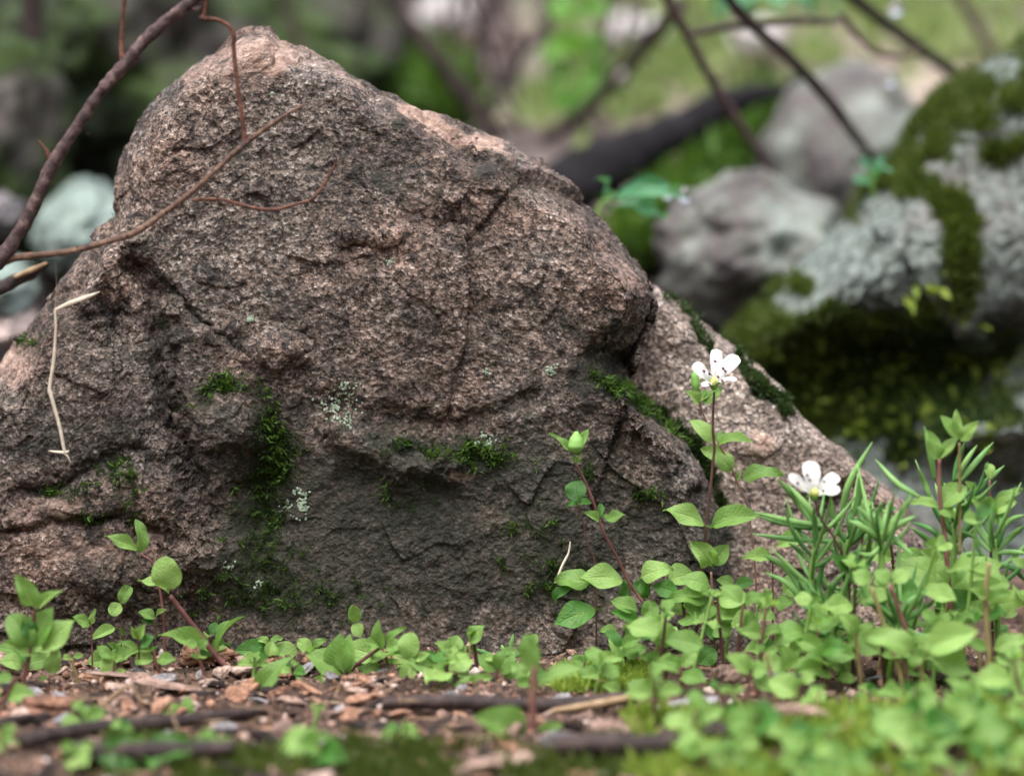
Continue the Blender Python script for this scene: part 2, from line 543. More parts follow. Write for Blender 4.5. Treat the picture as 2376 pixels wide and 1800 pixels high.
M['moss_bright'] = plain('yellow_green_moss_bed', [(0.3, (0.012, 0.020, 0.006)), (0.48, (0.04, 0.06, 0.012)), (0.6, (0.085, 0.12, 0.02)), (0.75, (0.05, 0.042, 0.03))], 26, 5, 0.9, 0.004)


def blade_mat(name, c0, c1, tl):
    g = NT(name)
    co = g.coord()
    c = g.ramp(g.math('ADD', g.math('MULTIPLY', g.noise(co, 90, 3), 0.7), g.math('MULTIPLY', g.noise(co, 1400, 1), 0.4)), [(0.35, c0), (0.75, c1)])
    return g.bsdf(c, 0.6, 0.25, None, tl, 0.35)


M['moss_dark'] = blade_mat('dark_moss', (0.014, 0.026, 0.010), (0.050, 0.095, 0.022), (0.05, 0.10, 0.015))
M['moss'] = blade_mat('green_moss', (0.022, 0.042, 0.008), (0.10, 0.135, 0.025), (0.12, 0.18, 0.02))
M['moss_leafy'] = blade_mat('leafy_moss', (0.03, 0.075, 0.012), (0.10, 0.19, 0.03), (0.11, 0.22, 0.02))
M['moss_yellow'] = blade_mat('yellow_moss', (0.09, 0.15, 0.02), (0.33, 0.44, 0.08), (0.36, 0.50, 0.07))
M['grass_far'] = blade_mat('far_green', (0.10, 0.15, 0.04), (0.30, 0.38, 0.15), (0.3, 0.42, 0.12))

gg = NT('forest_soil')
co = gg.coord()
soil = gg.ramp(gg.noise(co, 260, 8, 0.75), [(0.30, (0.020, 0.015, 0.013)), (0.48, (0.10, 0.065, 0.05)), (0.62, (0.30, 0.19, 0.145)), (0.78, (0.46, 0.34, 0.28))])
soil = gg.mix(gg.ramp(gg.noise(co, 45, 5), [(0.42, 0.0), (0.60, 0.85)]), soil, gg.mix(1.0, soil, (0.30, 0.26, 0.24), 'MULTIPLY'))
far = gg.ramp(gg.noise(co, 15.0, 6, 0.7), [(0.30, (0.012, 0.010, 0.010)), (0.42, (0.045, 0.035, 0.034)), (0.50, (0.10, 0.08, 0.077)), (0.56, (0.22, 0.18, 0.17)), (0.62, (0.08, 0.10, 0.04)), (0.68, (0.13, 0.165, 0.065)), (0.76, (0.28, 0.23, 0.215))])
farr = gg.mix(gg.math('SUBTRACT', 1.0, gg.attr('wet')), far, gg.mix(1.0, far, (2.3, 2.25, 2.1), 'MULTIPLY'))  # this mask keeps the far ground darker at left and in the nearer strip
soil = gg.mix(gg.attr('far'), soil, farr)
soil = gg.mix(gg.ramp(gg.math('ADD', gg.attr('moss'), gg.math('MULTIPLY', gg.math('SUBTRACT', gg.noise(co, 150, 5), 0.5), 0.9)), [(0.4, 0.0), (0.6, 0.9)]), soil,
              gg.ramp(gg.noise(co, 400, 4), [(0.3, (0.03, 0.05, 0.008)), (0.7, (0.12, 0.18, 0.03))]))
M['soil'] = gg.bsdf(soil, 0.85, 0.25, gg.bump(gg.noise(co, 500, 8, 0.75), 0.002, 0.8))


# ------------------------------------------------------------------ the ground, one sheet
SLOPE_Y = [.10, .14, .20, .24, .27, .31, .37, .44, .52, .62, .75, .90, 1.2, 3.0, 12, 40, 130]
SLOPE_Z = [0, .022, .050, .063, .069, .080, .091, .103, .116, .129, .142, .150, .17, .30, 1.2, 5.0, 20]


def gz(x, y):
    x, y = np.broadcast_arrays(np.asarray(x, float), np.asarray(y, float))
    p = np.stack([x, y, 0 * x], -1)
    z = 0.0020 * perlin(p * 22, 3) + 0.0012 * perlin(p * 75, 4)
    z = z + 0.006 * np.exp(-((x - 0.105) / 0.055) ** 2 - ((y + 0.105) / 0.028) ** 2)
    # the forest floor climbs behind the boulders
    z = z + np.interp(y - .11 * sstep(.06, .09, x) * sstep(.45, .25, y), SLOPE_Y, SLOPE_Z) + 0.006 * perlin(p * 14 + 5, 9) * sstep(.15, .4, y) + 0.08 * perlin(p * 1.3, 10) * sstep(1.2, 4, y)
    # unseen banks added behind the camera and at both sides to block low sky
    sky_block = 0.75 * np.maximum(0, -(y + 1.8)) + 0.5 * np.maximum(0, np.abs(x) - 1.7)
    z = z + 9 * np.tanh(sky_block / 9)
    return z


def axis(lo, hi, d, far, n):
    a = np.arange(lo, hi, d)
    g = d * (np.exp(np.linspace(0, np.log(far / d), n)))
    return np.concatenate([lo - g[::-1], a, hi + g])


xs = axis(-0.19, 0.19, 0.0011, 120, 70)
ys = axis(-0.17, 0.05, 0.0011, 120, 130)
X, Y = np.meshgrid(xs, ys, indexing='ij')
Z = gz(X, Y)
pp = np.stack([X, Y, 0 * X], -1)
near = (1 - sstep(0.10, 0.3, np.abs(Y + 0.05))) * (1 - sstep(0.2, 0.5, np.abs(X)))
cv, cg, cr = cells(pp * 190, 5)
Z = Z + near * (0.0022 * (cr - 0.4) * sstep(0.0, 0.25, cg) + 0.0012 * cv + 0.0012 * fbm(pp * 420, 3, 8))
gmoss = .2 * np.exp(-((X - 0.105) / 0.06) ** 4 - ((Y + 0.12) / 0.05) ** 4) + 0.55 * np.exp(-((X + 0.03) / 0.05) ** 2 - ((Y + 0.125) / 0.02) ** 2) + 0.5 * np.exp(-((X - 0.03) / 0.02) ** 2 - ((Y + 0.02) / 0.012) ** 2)
g_me = np_mesh('ground', np.stack([X, Y, Z], -1), grid_quads(len(xs), len(ys)), attrs={'far': sstep(0.10, 0.22, Y), 'moss': gmoss, 'wet': np.maximum(sstep(.42, .30, Y), sstep(.12, -.06, X - .01 + .08 * perlin(pp * 9, 6)))})
tag(add('ground', g_me, M['soil']), kind='structure')


# ------------------------------------------------------------------ rocks
def outline_rock(name, outline, bottom, y0, lean, R_px, R_m, thick, nu, nvf, nvb, feats, masks, mat, amp=1.0, seed=0, facet=(38, 0.10, 95, 0.10), bulge=0.0):
    """a boulder whose skyline is a traced outline: front face from the ground up, rounded over the top, down the back"""
    o = np.array(outline, float)
    seg = np.r_[0, np.cumsum(np.hypot(np.diff(o[:, 0]), np.diff(o[:, 1])))]
    uu = np.linspace(0, seg[-1], nu)
    ox, oy, xb = (np.interp(uu, seg, o[:, k]) for k in range(3))
    rr = np.stack([uu * 0.012, 0 * uu, 0 * uu + seed], -1)
    oy = oy + 7 * fbm(rr, 4, seed + 2)
    ox = ox + 5 * fbm(rr + 9, 4, seed + 3)
    w = np.linspace(0, 1, nvf) ** 0.85
    PX = xb[:, None] + (ox - xb)[:, None] * w
    PY = bottom + (oy - bottom)[:, None] * w
    top = np.stack([ox, oy], -1)
    d, _, _ = seg_dist(PX, PY, [tuple(t) for t in top[::12]] + [tuple(top[-1])])
    d = np.where(w[None, :] > 0.999, 0, d)
    yf = y0 + lean * (bottom - PY) * S
    wq = np.stack([PX * .018, PY * .018, 0 * PX + seed], -1)
    JX, JY = PX + 15 * fbm(wq, 4, seed + 31, .55), PY + 15 * fbm(wq + 5, 4, seed + 32, .6)
    for f in feats:                        # hand-placed relief, its lines made ragged
        yf = yf - f(JX, JY)
    rv_ = (1 + .75 * fbm(np.stack([uu * .006, 0 * uu + 3, 0 * uu + seed], -1), 3, seed + 4))[:, None] * R_px
    e = np.clip(1 - d / np.clip(rv_, .35 * R_px, None), 0, 1)
    yf = yf + R_m * (.65 * e + .35 * (1 - np.sqrt(np.clip(1 - e * e, 0, 1))))
    ytop = yf[:, -1]
    a = np.linspace(0, np.pi / 2, nvb + 1)[1:]
    YB = ytop[:, None] + thick * np.sin(a)
    H = (bottom - oy)[:, None]
    PYB = oy[:, None] + (H + 40) * (1 - np.cos(a)) ** 1.0
    PXB = ox[:, None] + (xb - ox)[:, None] * 0.3 * (1 - np.cos(a))
    px, py, yy = np.hstack([PX, PXB]), np.hstack([PY, PYB]), np.hstack([yf, YB])
    V = P(px, py, yy)
    n = np.cross(np.gradient(V, axis=0), np.gradient(V, axis=1))
    n /= np.linalg.norm(n, axis=-1)[..., None] + 1e-12
    if n[nu // 2, nvf // 2, 1] > 0:
        n = -n
    f1, s1, f2, s2 = facet
    warp = V + 0.004 * np.stack([perlin(V * 60, seed + 5), perlin(V * 60 + 7, seed + 6), perlin(V * 60 + 13, seed + 7)], -1)
    c1, g1, _ = cells(warp * f1, seed + 1)
    c2, g2, _ = cells(warp * f2, seed + 2)
    c3, g3_, _ = cells(warp * 165, seed + 3)
    disp = s1 / f1 * c1 + s2 / f2 * c2 + s2 * 1.1 / 165 * c3 - 0.0003 * (1 - sstep(0, 0.05, g1)) * (perlin(V * 25, seed) > -0.1)
    disp = disp + amp * (0.0026 * fbm(V * 13, 2, seed + 11) + 0.0008 * (0.35 - np.abs(fbm(V * 60, 3, seed + 12))) + 0.00055 * fbm(V * 210, 3, seed + 13) + 0.00036 * fbm(V * 640, 2, seed + 14))
    V = V + n * disp[..., None]
    attrs = {k: f(px, py, disp) for k, f in masks.items()}
    q = grid_quads(nu, nvf + nvb)
    me = np_mesh(name, V, q, attrs=attrs)
    o = add(name, me, mat)
    return o, V, n, px, py, nvf


K = 2376 / 2212.0                       # the full-frame view was read at 2212 px


def k2(pts):
    return [(p[0] * K, p[1] * K) for p in pts]


def ridge(pts, width, amp, fade=0.12):
    pts = k2(pts)

    def f(px, py):
        d, s, a = seg_dist(px, py, pts)
        return amp * np.exp(-(d / (width * K)) ** 2) * sstep(0, fade, a + 0.02) * sstep(0, fade, 1.02 - a)
    return f


def step(pts, width, amp, reach=150):
    """amp of relief on the lower side of a line, fading out over reach"""
    pts = k2(pts)

    def f(px, py):
        d, s, a = seg_dist(px, py, pts)
        end = np.exp(-(np.maximum(0, d - 0) / (reach * K)) ** 2)
        ins = sstep(0, 0.1, a) * sstep(0, 0.1, 1 - a)
        return amp * sstep(-width, width, d * s) * end * (0.15 + 0.85 * ins)
    return f


def blob(cx, cy, rx, ry, amp, ang=0):
    return lambda px, py: amp * blobm(px, py, cx * K, cy * K, rx * K, ry * K, ang)


def line_mask(px, py, pts, width, k=1.0):
    d, s, a = seg_dist(px, py, k2(pts))
    return k * np.exp(-(d / (width * K)) ** 2)


MAIN = [(-420, 1452, -421), (-390, 1360, -385), (-320, 1230, -310), (-240, 1110, -235), (-150, 1010, -160), (-60, 860, -90), (0, 790, -30), (45, 715, 20), (95, 660, 70), (150, 590, 120), (215, 505, 170), (262, 470, 205), (266, 400, 240), (280, 320, 275),
        (300, 270, 310), (340, 210, 350), (405, 150, 400), (480, 105, 470), (530, 78, 520), (575, 72, 565), (600, 100, 600), (650, 112, 640), (720, 142, 690), (800, 185, 740), (900, 240, 800),
        (1000, 285, 860), (1100, 340, 910), (1190, 392, 960), (1260, 440, 1000), (1320, 500, 1040), (1370, 560, 1075), (1405, 610, 1105), (1418, 650, 1130), (1395, 720, 1160),
        (1350, 800, 1195), (1400, 870, 1260), (1480, 950, 1340), (1525, 1040, 1410), (1560, 1150, 1490), (1600, 1300, 1580), (1640, 1460, 1650)]
main_outline = [(a * K, b * K, c * K) for a, b, c in MAIN]

main_feats = [
    ridge([(262, 520), (335, 640), (350, 760), (365, 900), (430, 1040), (470, 1180)], 26, -0.007),
    ridge([(335, 590), (430, 690), (560, 780)], 6, -0.002),
    step([(560, 790), (690, 840), (900, 880), (1120, 940), (1330, 850)], 25, -0.0015, 260),
    ridge([(690, 925), (740, 930), (800, 975), (870, 1010), (1015, 1005)], 30, 0.005),
    step([(700, 1000), (850, 1060), (1000, 1060), (1150, 1040)], 35, -0.0015, 250),
    blob(500, 930, 60, 70, 0.009), blob(560, 1080, 80, 140, -0.006),
    blob(1390, 640, 55, 70, 0.006), blob(1320, 780, 45, 40, -0.007),
    blob(180, 900, 160, 190, 0.008), blob(330, 1080, 120, 90, 0.006), blob(90, 1140, 150, 70, 0.005), blob(220, 1250, 200, 60, 0.006),
    ridge([(0, 1080), (120, 1060), (230, 990), (330, 960)], 18, -0.003),
    ridge([(0, 1165), (130, 1130), (260, 1120), (420, 1190)], 16, -0.003),
    blob(420, 1200, 70, 60, 0.008), blob(240, 700, 50, 60, -0.008),
    blob(800, 600, 300, 200, 0.004), blob(1250, 600, 120, 90, 0.004),
    blob(980, 480, 45, 30, -0.004), blob(610, 760, 60, 35, 0.004), ridge([(560, 780), (600, 800), (680, 745), (640, 700)], 8, -0.0025),
    ridge([(740, 510), (790, 500), (850, 520)], 10, 0.0025), ridge([(870, 235), (960, 275), (1065, 330)], 16, 0.0035),
    blob(1000, 1300, 320, 120, -0.003), blob(1350, 1150, 120, 200, -0.004),
    ridge([(1360, 880), (1450, 950), (1520, 1060)], 30, 0.007), ridge([(1190, 850), (1000, 920), (820, 900)], 18, -0.0015),
]


def main_moss(px, py, d):
    m = np.zeros(px.shape)
    for c in [(490, 830, 55, 28, 1.0), (570, 900, 30, 70, .7), (590, 1000, 45, 70, .75), (560, 1130, 85, 130, .75), (610, 960, 35, 50, .8), (430, 870, 45, 30, .5), (350, 700, 14, 18, .9),
              (250, 1010, 40, 45, .6), (140, 1060, 60, 20, .6), (200, 1115, 60, 14, .8), (280, 1070, 40, 40, .5), (50, 740, 50, 25, .5), (1000, 975, 110, 28, .75), (1090, 1000, 60, 30, .5),
              (840, 960, 45, 25, .6), (880, 1080, 70, 50, .45), (1400, 1070, 40, 14, .9), (1150, 1140, 60, 60, .5), (1270, 1000, 18, 70, .5), (600, 1290, 220, 60, .65), (240, 470, 18, 16, 1), (1180, 1250, 120, 70, .45)]:
        m = m + c[4] * blobm(px, py, c[0] * K, c[1] * K, c[2] * K, c[3] * K)
    m = m + line_mask(px, py, [(1290, 815), (1360, 850), (1430, 895), (1510, 965)], 15, 1.0)
    return np.clip(m, 0, 1.2)


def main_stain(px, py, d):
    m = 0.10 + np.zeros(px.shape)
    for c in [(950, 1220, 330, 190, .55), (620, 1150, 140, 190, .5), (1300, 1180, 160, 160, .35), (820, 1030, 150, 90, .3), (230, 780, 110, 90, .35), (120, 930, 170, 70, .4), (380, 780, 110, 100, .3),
              (1310, 790, 50, 55, .9), (1220, 690, 25, 60, .5), (850, 420, 40, 30, .5), (960, 490, 60, 45, .5), (820, 385, 22, 18, .9), (700, 310, 40, 25, .35), (480, 900, 90, 60, .3),  # first blob here darkens the hollow under the right shoulder
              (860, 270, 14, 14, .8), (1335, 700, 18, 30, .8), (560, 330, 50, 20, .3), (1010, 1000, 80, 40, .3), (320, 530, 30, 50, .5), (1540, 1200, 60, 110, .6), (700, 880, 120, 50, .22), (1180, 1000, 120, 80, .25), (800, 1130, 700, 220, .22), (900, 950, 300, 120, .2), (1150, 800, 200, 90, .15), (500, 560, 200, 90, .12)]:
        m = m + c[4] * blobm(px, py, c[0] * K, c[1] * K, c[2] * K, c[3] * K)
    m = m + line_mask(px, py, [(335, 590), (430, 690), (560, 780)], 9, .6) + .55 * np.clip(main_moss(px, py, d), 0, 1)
    return np.clip(m - 60 * d, 0, 1.3)  # darker in recessed spots and along the diagonal crack


def main_pale_pink(px, py, d):
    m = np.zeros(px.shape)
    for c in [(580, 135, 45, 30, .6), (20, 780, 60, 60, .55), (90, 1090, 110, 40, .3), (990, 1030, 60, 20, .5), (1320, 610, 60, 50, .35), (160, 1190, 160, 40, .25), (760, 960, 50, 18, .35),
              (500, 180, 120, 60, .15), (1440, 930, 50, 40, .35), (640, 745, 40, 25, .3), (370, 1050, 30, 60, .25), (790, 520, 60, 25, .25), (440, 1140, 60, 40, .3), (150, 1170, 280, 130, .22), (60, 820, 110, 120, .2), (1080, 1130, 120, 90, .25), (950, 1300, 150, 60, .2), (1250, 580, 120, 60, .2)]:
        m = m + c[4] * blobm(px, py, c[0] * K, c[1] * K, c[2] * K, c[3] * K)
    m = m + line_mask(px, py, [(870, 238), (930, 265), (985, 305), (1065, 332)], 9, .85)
    m = m + line_mask(px, py, [(400, 165), (480, 118), (570, 88), (650, 125), (800, 198), (1000, 300), (1190, 405), (1320, 515), (1395, 620)], 28, .28) + .22 * blobm(px, py, 560 * K, 170 * K, 160 * K, 70 * K)  # paler rim along the crest and over the peak
    return np.clip(m + 40 * d, 0, 1)  # paler on raised spots


main_rock, MV, MN, MPX, MPY, MNV = outline_rock('granite_boulder', main_outline, 1560, 0.012, 0.11, 62, 0.020, 0.085, 860, 520, 110, main_feats,
                                             {'moss': main_moss, 'stain': main_stain, 'pale_pink': main_pale_pink}, M['rock'], 0.9, 1, (15, 0.038, 62, 0.055))
tag(main_rock, 'large brown pink granite boulder rising to a rounded peak in the centre', 'boulder')

SLAB = [(1330, 640, 1300), (1400, 630, 1340), (1440, 645, 1380), (1500, 685, 1430), (1560, 735, 1490), (1625, 785, 1560), (1690, 845, 1630), (1745, 905, 1690), (1800, 950, 1750), (1850, 990, 1810),
        (1910, 1040, 1880), (1955, 1090, 1940), (1990, 1180, 2000), (2010, 1300, 2030), (2030, 1460, 2060)]


def slab_moss(px, py, d):
    m = line_mask(px, py, [(1475, 665), (1510, 730), (1545, 770)], 9, .95) + line_mask(px, py, [(1590, 770), (1620, 820), (1660, 850), (1700, 880)], 13, .9) + line_mask(px, py, [(1300, 800), (1400, 880), (1510, 975), (1560, 1100)], 22, .8)
    m = m + 0.8 * blobm(px, py, 1440 * K, 655 * K, 22 * K, 14 * K) + .5 * blobm(px, py, 1640 * K, 1010 * K, 20 * K, 14 * K)
    return np.clip(m, 0, 1.1)


slab, SV, SN, SPX, SPY, SNV = outline_rock('granite_slab', [(a * K, b * K, c * K) for a, b, c in SLAB], 1560, 0.036, 0.17, 30, 0.010, 0.06, 420, 330, 70,
                                            [ridge([(1475, 665), (1515, 735), (1545, 775)], 8, -0.004), ridge([(1585, 765), (1640, 840), (1705, 880)], 9, -0.004), step([(1730, 1010), (1800, 985), (1850, 1020)], 8, 0.003, 100),
                                             blob(1640, 960, 50, 30, 0.002)],
                                            {'moss': slab_moss, 'stain': lambda px, py, d: 0.02 + 0.5 * blobm(px, py, 1560 * K, 1200 * K, 80 * K, 130 * K) + .25 * blobm(px, py, 1480 * K, 760 * K, 60 * K, 60 * K),
                                             'pale_pink': lambda px, py, d: 0.12 + .5 * blobm(px, py, 1640 * K, 960 * K, 45 * K, 40 * K) + .3 * blobm(px, py, 1930 * K, 1070 * K, 40 * K, 30 * K)}, M['slab'], 0.55, 21, (40, 0.05, 100, 0.05))
tag(slab, 'smooth pinkish granite slab sloping down behind the tall white flower', 'rock')

BOUL = [(1380, 1396, 1379), (1400, 1250, 1395), (1430, 1060, 1415), (1480, 900, 1440), (1560, 760, 1500), (1600, 705, 1540), (1650, 670, 1600), (1700, 600, 1660), (1760, 535, 1730), (1850, 455, 1800), (1920, 360, 1860), (1965, 330, 1900), (1990, 250, 1940), (2050, 190, 1990),
        (2120, 140, 2080), (2212, 85, 2180), (2320, 40, 2290), (2430, 20, 2400), (2560, 90, 2500), (2640, 300, 2600), (2700, 700, 2680), (2750, 1050, 2730), (2790, 1300, 2780), (2800, 1396, 2801)]


def boul_moss(px, py, d):
    ln, sd_, _ = seg_dist(px, py, k2([(1500, 640), (1760, 545), (1960, 440), (2060, 425), (2230, 350), (2700, 250)]))
    m = .62 * sstep(-30, 70, -ln * sd_)
    for c in [(1640, 700, 60, 70, 1.1), (1810, 700, 45, 40, 1.0), (1740, 620, 22, 16, 1.2), (2080, 560, 30, 70, 1.0), (2060, 470, 60, 50, .8), (1950, 800, 330, 90, .62), (1800, 850, 160, 130, .7), (2150, 900, 80, 50, .3), (1680, 760, 80, 60, .8)]:
        m = m + c[4] * blobm(px, py, c[0] * K, c[1] * K, c[2] * K, c[3] * K)
    m = m - 0.7 * blobm(px, py, 1880 * K, 590 * K, 130 * K, 50 * K, -25) - .6 * blobm(px, py, 2160 * K, 570 * K, 60 * K, 60 * K) - .4 * blobm(px, py, 2150 * K, 295 * K, 90 * K, 22 * K, -20) - .35 * blobm(px, py, 1815 * K, 490 * K, 30 * K, 16 * K)
    q = np.stack([px * .011, py * .016, 0 * px], -1)
    return np.clip(m + 10 * d + .5 * fbm(q, 4, 77), 0, 1.2)


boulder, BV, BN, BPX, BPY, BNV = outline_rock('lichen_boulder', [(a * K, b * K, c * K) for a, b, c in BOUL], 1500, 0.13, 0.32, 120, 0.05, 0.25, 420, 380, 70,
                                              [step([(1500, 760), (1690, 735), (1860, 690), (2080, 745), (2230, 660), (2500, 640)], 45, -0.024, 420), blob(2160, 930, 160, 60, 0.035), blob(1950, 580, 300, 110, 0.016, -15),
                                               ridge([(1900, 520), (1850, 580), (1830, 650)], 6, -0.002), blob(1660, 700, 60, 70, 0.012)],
                                              {'moss': boul_moss, 'stain': lambda px, py, d: np.clip(.5 * blobm(px, py, 1950 * K, 850 * K, 380 * K, 90 * K) + .5 * line_mask(px, py, [(1900, 500), (1850, 580), (1830, 650)], 12) + .6 * blobm(px, py, 2160 * K, 690 * K, 90 * K, 60 * K), 0, 1)},  # stain here: darker below the overhang step and along the groove
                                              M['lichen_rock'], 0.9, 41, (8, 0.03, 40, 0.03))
tag(boulder, 'pale mint lichen covered boulder with moss on top, at the right edge', 'boulder')


def stone(name, cx, cy, y, rx, rz, ry, mat, label, seed, cat='stone', amp=0.18, group=None, nu=110, nv=64, flat=0):
    """rounded, lumpy background stone: centre in photo px, radii rx, rz in px, ry in metres"""
    c = P(cx, cy, y)
    k = (y - CAM[1]) / (-CAM[1]) * S
    a = np.linspace(0, 2 * np.pi, nu, endpoint=False)
    b = np.linspace(-np.pi / 2, np.pi / 2, nv)
    A, B = np.meshgrid(a, b, indexing='ij')
    d = np.stack([np.cos(A) * np.cos(B), np.sin(A) * np.cos(B), np.sin(B)], -1)
    c1, _, _ = cells(d * 1.6 + seed * 3.1, seed)
    r = 1 + amp * fbm(d * 1.4 + seed, 6, seed, .58) + amp * 0.6 * c1
    v = d * r[..., None] * np.array([rx * k, ry, rz * k])
    me = np_mesh(name, v, grid_quads(nu, nv, True))
    o = add(name, me, mat, loc=c)
    return tag(o, label, cat, group)


# ------------------------------------------------------------------ moss and lichen growing on the rocks
def blades(name, pts, nrm, count, ln, wd, mat, spread=0.8, label=None, cat=None, seed=0, parent=None, kind='stuff', up=0.3):
    r = np.random.default_rng(seed)
    n = len(pts)
    pts = np.repeat(pts, count, 0)
    nrm = np.repeat(nrm, count, 0)
    N = n * count
    d = nrm + r.normal(size=(N, 3)) * spread + np.array([0, 0, up])
    d /= np.linalg.norm(d, axis=1)[:, None]
    L = ln * r.uniform(0.5, 1.25, N)[:, None]
    side = np.cross(d, r.normal(size=(N, 3)))
    side /= np.linalg.norm(side, axis=1)[:, None] + 1e-9
    W = wd * r.uniform(0.6, 1.2, N)[:, None]
    b = pts + r.normal(size=(N, 3)) * ln * 0.18
    bend = np.cross(side, d) * L * r.normal(0, 0.15, N)[:, None]
    v = np.stack([b, b + d * L * 0.45 + side * W, b + d * L + bend, b + d * L * 0.45 - side * W], 1).reshape(-1, 3)
    q = np.arange(N * 4).reshape(-1, 4)
    o = add(name, np_mesh(name, v, q, smooth=False), mat, parent)
    return tag(o, label, cat, None, kind)


def pick(V, N, mask, n, seed):
    r = np.random.default_rng(seed)
    w = np.clip(mask, 0, None).ravel()
    i = r.choice(len(w), n, p=w / w.sum())
    return V.reshape(-1, 3)[i] + N.reshape(-1, 3)[i] * 0.0002, N.reshape(-1, 3)[i]


def gate(m, V, f, seed, lo=0.35, hi=0.75):
    return sstep(lo, hi, m + 0.9 * fbm(V * f, 3, seed)) * sstep(.08, .3, m)


mm = gate(main_moss(MPX, MPY, 0 * MPX), MV, 300, 3, .45, 1.05)
mm[:, MNV:] *= 0.05
p_, n_ = pick(MV, MN, mm, 2000, 1)
blades('dark_moss', p_, n_, 4, 0.0017, 0.00022, M['moss_dark'], 0.9, 'dark green moss in hollows and cracks of the large granite boulder', 'moss', 1)
mm2 = mm * (line_mask(MPX, MPY, [(1290, 815), (1360, 850), (1430, 895), (1510, 965)], 15) + .8 * blobm(MPX, MPY, 490 * K, 830 * K, 60 * K, 30 * K) + .3 * blobm(MPX, MPY, 600 * K, 960 * K, 40 * K, 90 * K) + .3 * blobm(MPX, MPY, 1000 * K, 980 * K, 90 * K, 30 * K) + .5 * blobm(MPX, MPY, 1400 * K, 1070 * K, 40 * K, 15 * K))
p_, n_ = pick(MV, MN, mm2 + .14 * mm, 480, 2)
blades('bright_moss', p_, n_, 6, 0.0028, 0.00032, M['moss_leafy'], 0.9, 'brighter leafy moss tufts on the face of the large granite boulder', 'moss', 2)
sm = gate(slab_moss(SPX, SPY, 0 * SPX), SV, 150, 5, .4, .7)
sm[:, SNV:] *= 0.05
p_, n_ = pick(SV, SN, sm, 1500, 3)
blades('crack_moss', p_, n_, 5, 0.0022, 0.00026, M['moss_dark'], 0.9, 'dark moss lining the cracks of the pink granite slab', 'moss', 3)
bm = gate(boul_moss(BPX, BPY, 0 * BPX), BV, 40, 7, .35, .7)
bm[:, BNV:] *= 0.3
hi = sstep(900, 600, BPY)
p_, n_ = pick(BV, BN, bm * (0.25 + hi), 9000, 4)
blades('boulder_moss', p_, n_, 5, 0.0042, 0.00045, M['moss'], 0.8, 'green moss cushions over the top of the lichen boulder', 'moss', 4)
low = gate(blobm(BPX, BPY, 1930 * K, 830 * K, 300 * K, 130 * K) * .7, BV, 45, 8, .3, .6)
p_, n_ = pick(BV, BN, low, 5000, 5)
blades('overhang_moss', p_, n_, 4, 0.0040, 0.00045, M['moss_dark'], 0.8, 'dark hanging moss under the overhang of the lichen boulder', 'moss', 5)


p_, n_ = pick(BV, BN, blobm(BPX, BPY, 1930 * K, 830 * K, 230 * K, 110 * K) * (np.arange(BPX.shape[1])[None, :] < BNV), 170, 9)
blades('overhang_sprigs', p_, n_, 4, 0.0062, 0.0014, M['moss_yellow'], 1.0, 'scattered pale green specks of growth in the dark overhang moss', 'moss', 12)


def lichen_patch(V, N, PXg, PYg, cx, cy, rad, n, label, seed):
    r = np.random.default_rng(seed)
    m = blobm(PXg, PYg, cx * K, cy * K, rad * K, rad * K)
    m = m * sstep(-.1, .25, fbm(V * 500, 2, seed))
    m[:, MNV:] = 0
    p, nn = pick(V, N, m, n, seed)
    vs, fs = [], []
    for k in range(n):           # small crumpled lobes standing off the rock
        t = Vector(nn[k]).orthogonal().normalized()
        b = Vector(nn[k]).cross(t)
        s = r.uniform(0.00022, 0.00045)
        a0 = len(vs)
        vs.append(tuple(p[k] + nn[k] * s * 0.9))
        for j in range(7):
            a = j / 7 * 2 * math.pi
            q = s * r.uniform(0.6, 1.2)
            vs.append(tuple(np.array(p[k]) + np.array(t) * q * math.cos(a) + np.array(b) * q * math.sin(a) + nn[k] * s * r.uniform(0.1, 0.9)))
        fs += [(a0, a0 + 1 + j, a0 + 1 + (j + 1) % 7) for j in range(7)]
    me = bpy.data.meshes.new('lichen')
    me.from_pydata(vs, [], fs)
    return tag(add('lichen', me, M['lichen']), label, 'lichen', None, 'stuff')


M['lichen'] = plain('lichen_crust', [(0.3, (0.16, 0.23, 0.16)), (0.7, (0.36, 0.45, 0.34))], 900, 4, 0.9)
for k, (cx, cy, rad, n, lab) in enumerate([
        (750, 835, 13, 60, 'small pale lichen crust, upper of the two above the ledge'), (730, 890, 24, 130, 'broad pale lichen crust just above the ledge tip'),
        (640, 1085, 24, 120, 'pale mint lichen spot low in the dark moss hollow'), (1047, 955, 14, 60, 'pale lichen spot left of the budding stem'),
        (1190, 800, 8, 30, 'small pale lichen dot right of the rock centre'), (1052, 805, 5, 14, 'tiny pale lichen dot near the rock centre'), (542, 690, 6, 18, 'tiny pale lichen dot beside the diagonal crack'),
        (585, 205, 4, 10, 'tiny green lichen dot near the boulder peak'), (840, 565, 6, 14, 'tiny pale lichen dot on the upper rock face'), (600, 975, 10, 30, 'pale lichen scrap inside the moss streak'), (500, 1220, 9, 26, 'pale lichen speck low at left in the dark moss'), (560, 1265, 8, 20, 'lowest pale lichen speck in the dark moss')]):
    lichen_patch(MV, MN, MPX, MPY, cx, cy, rad, n, lab, 60 + k)

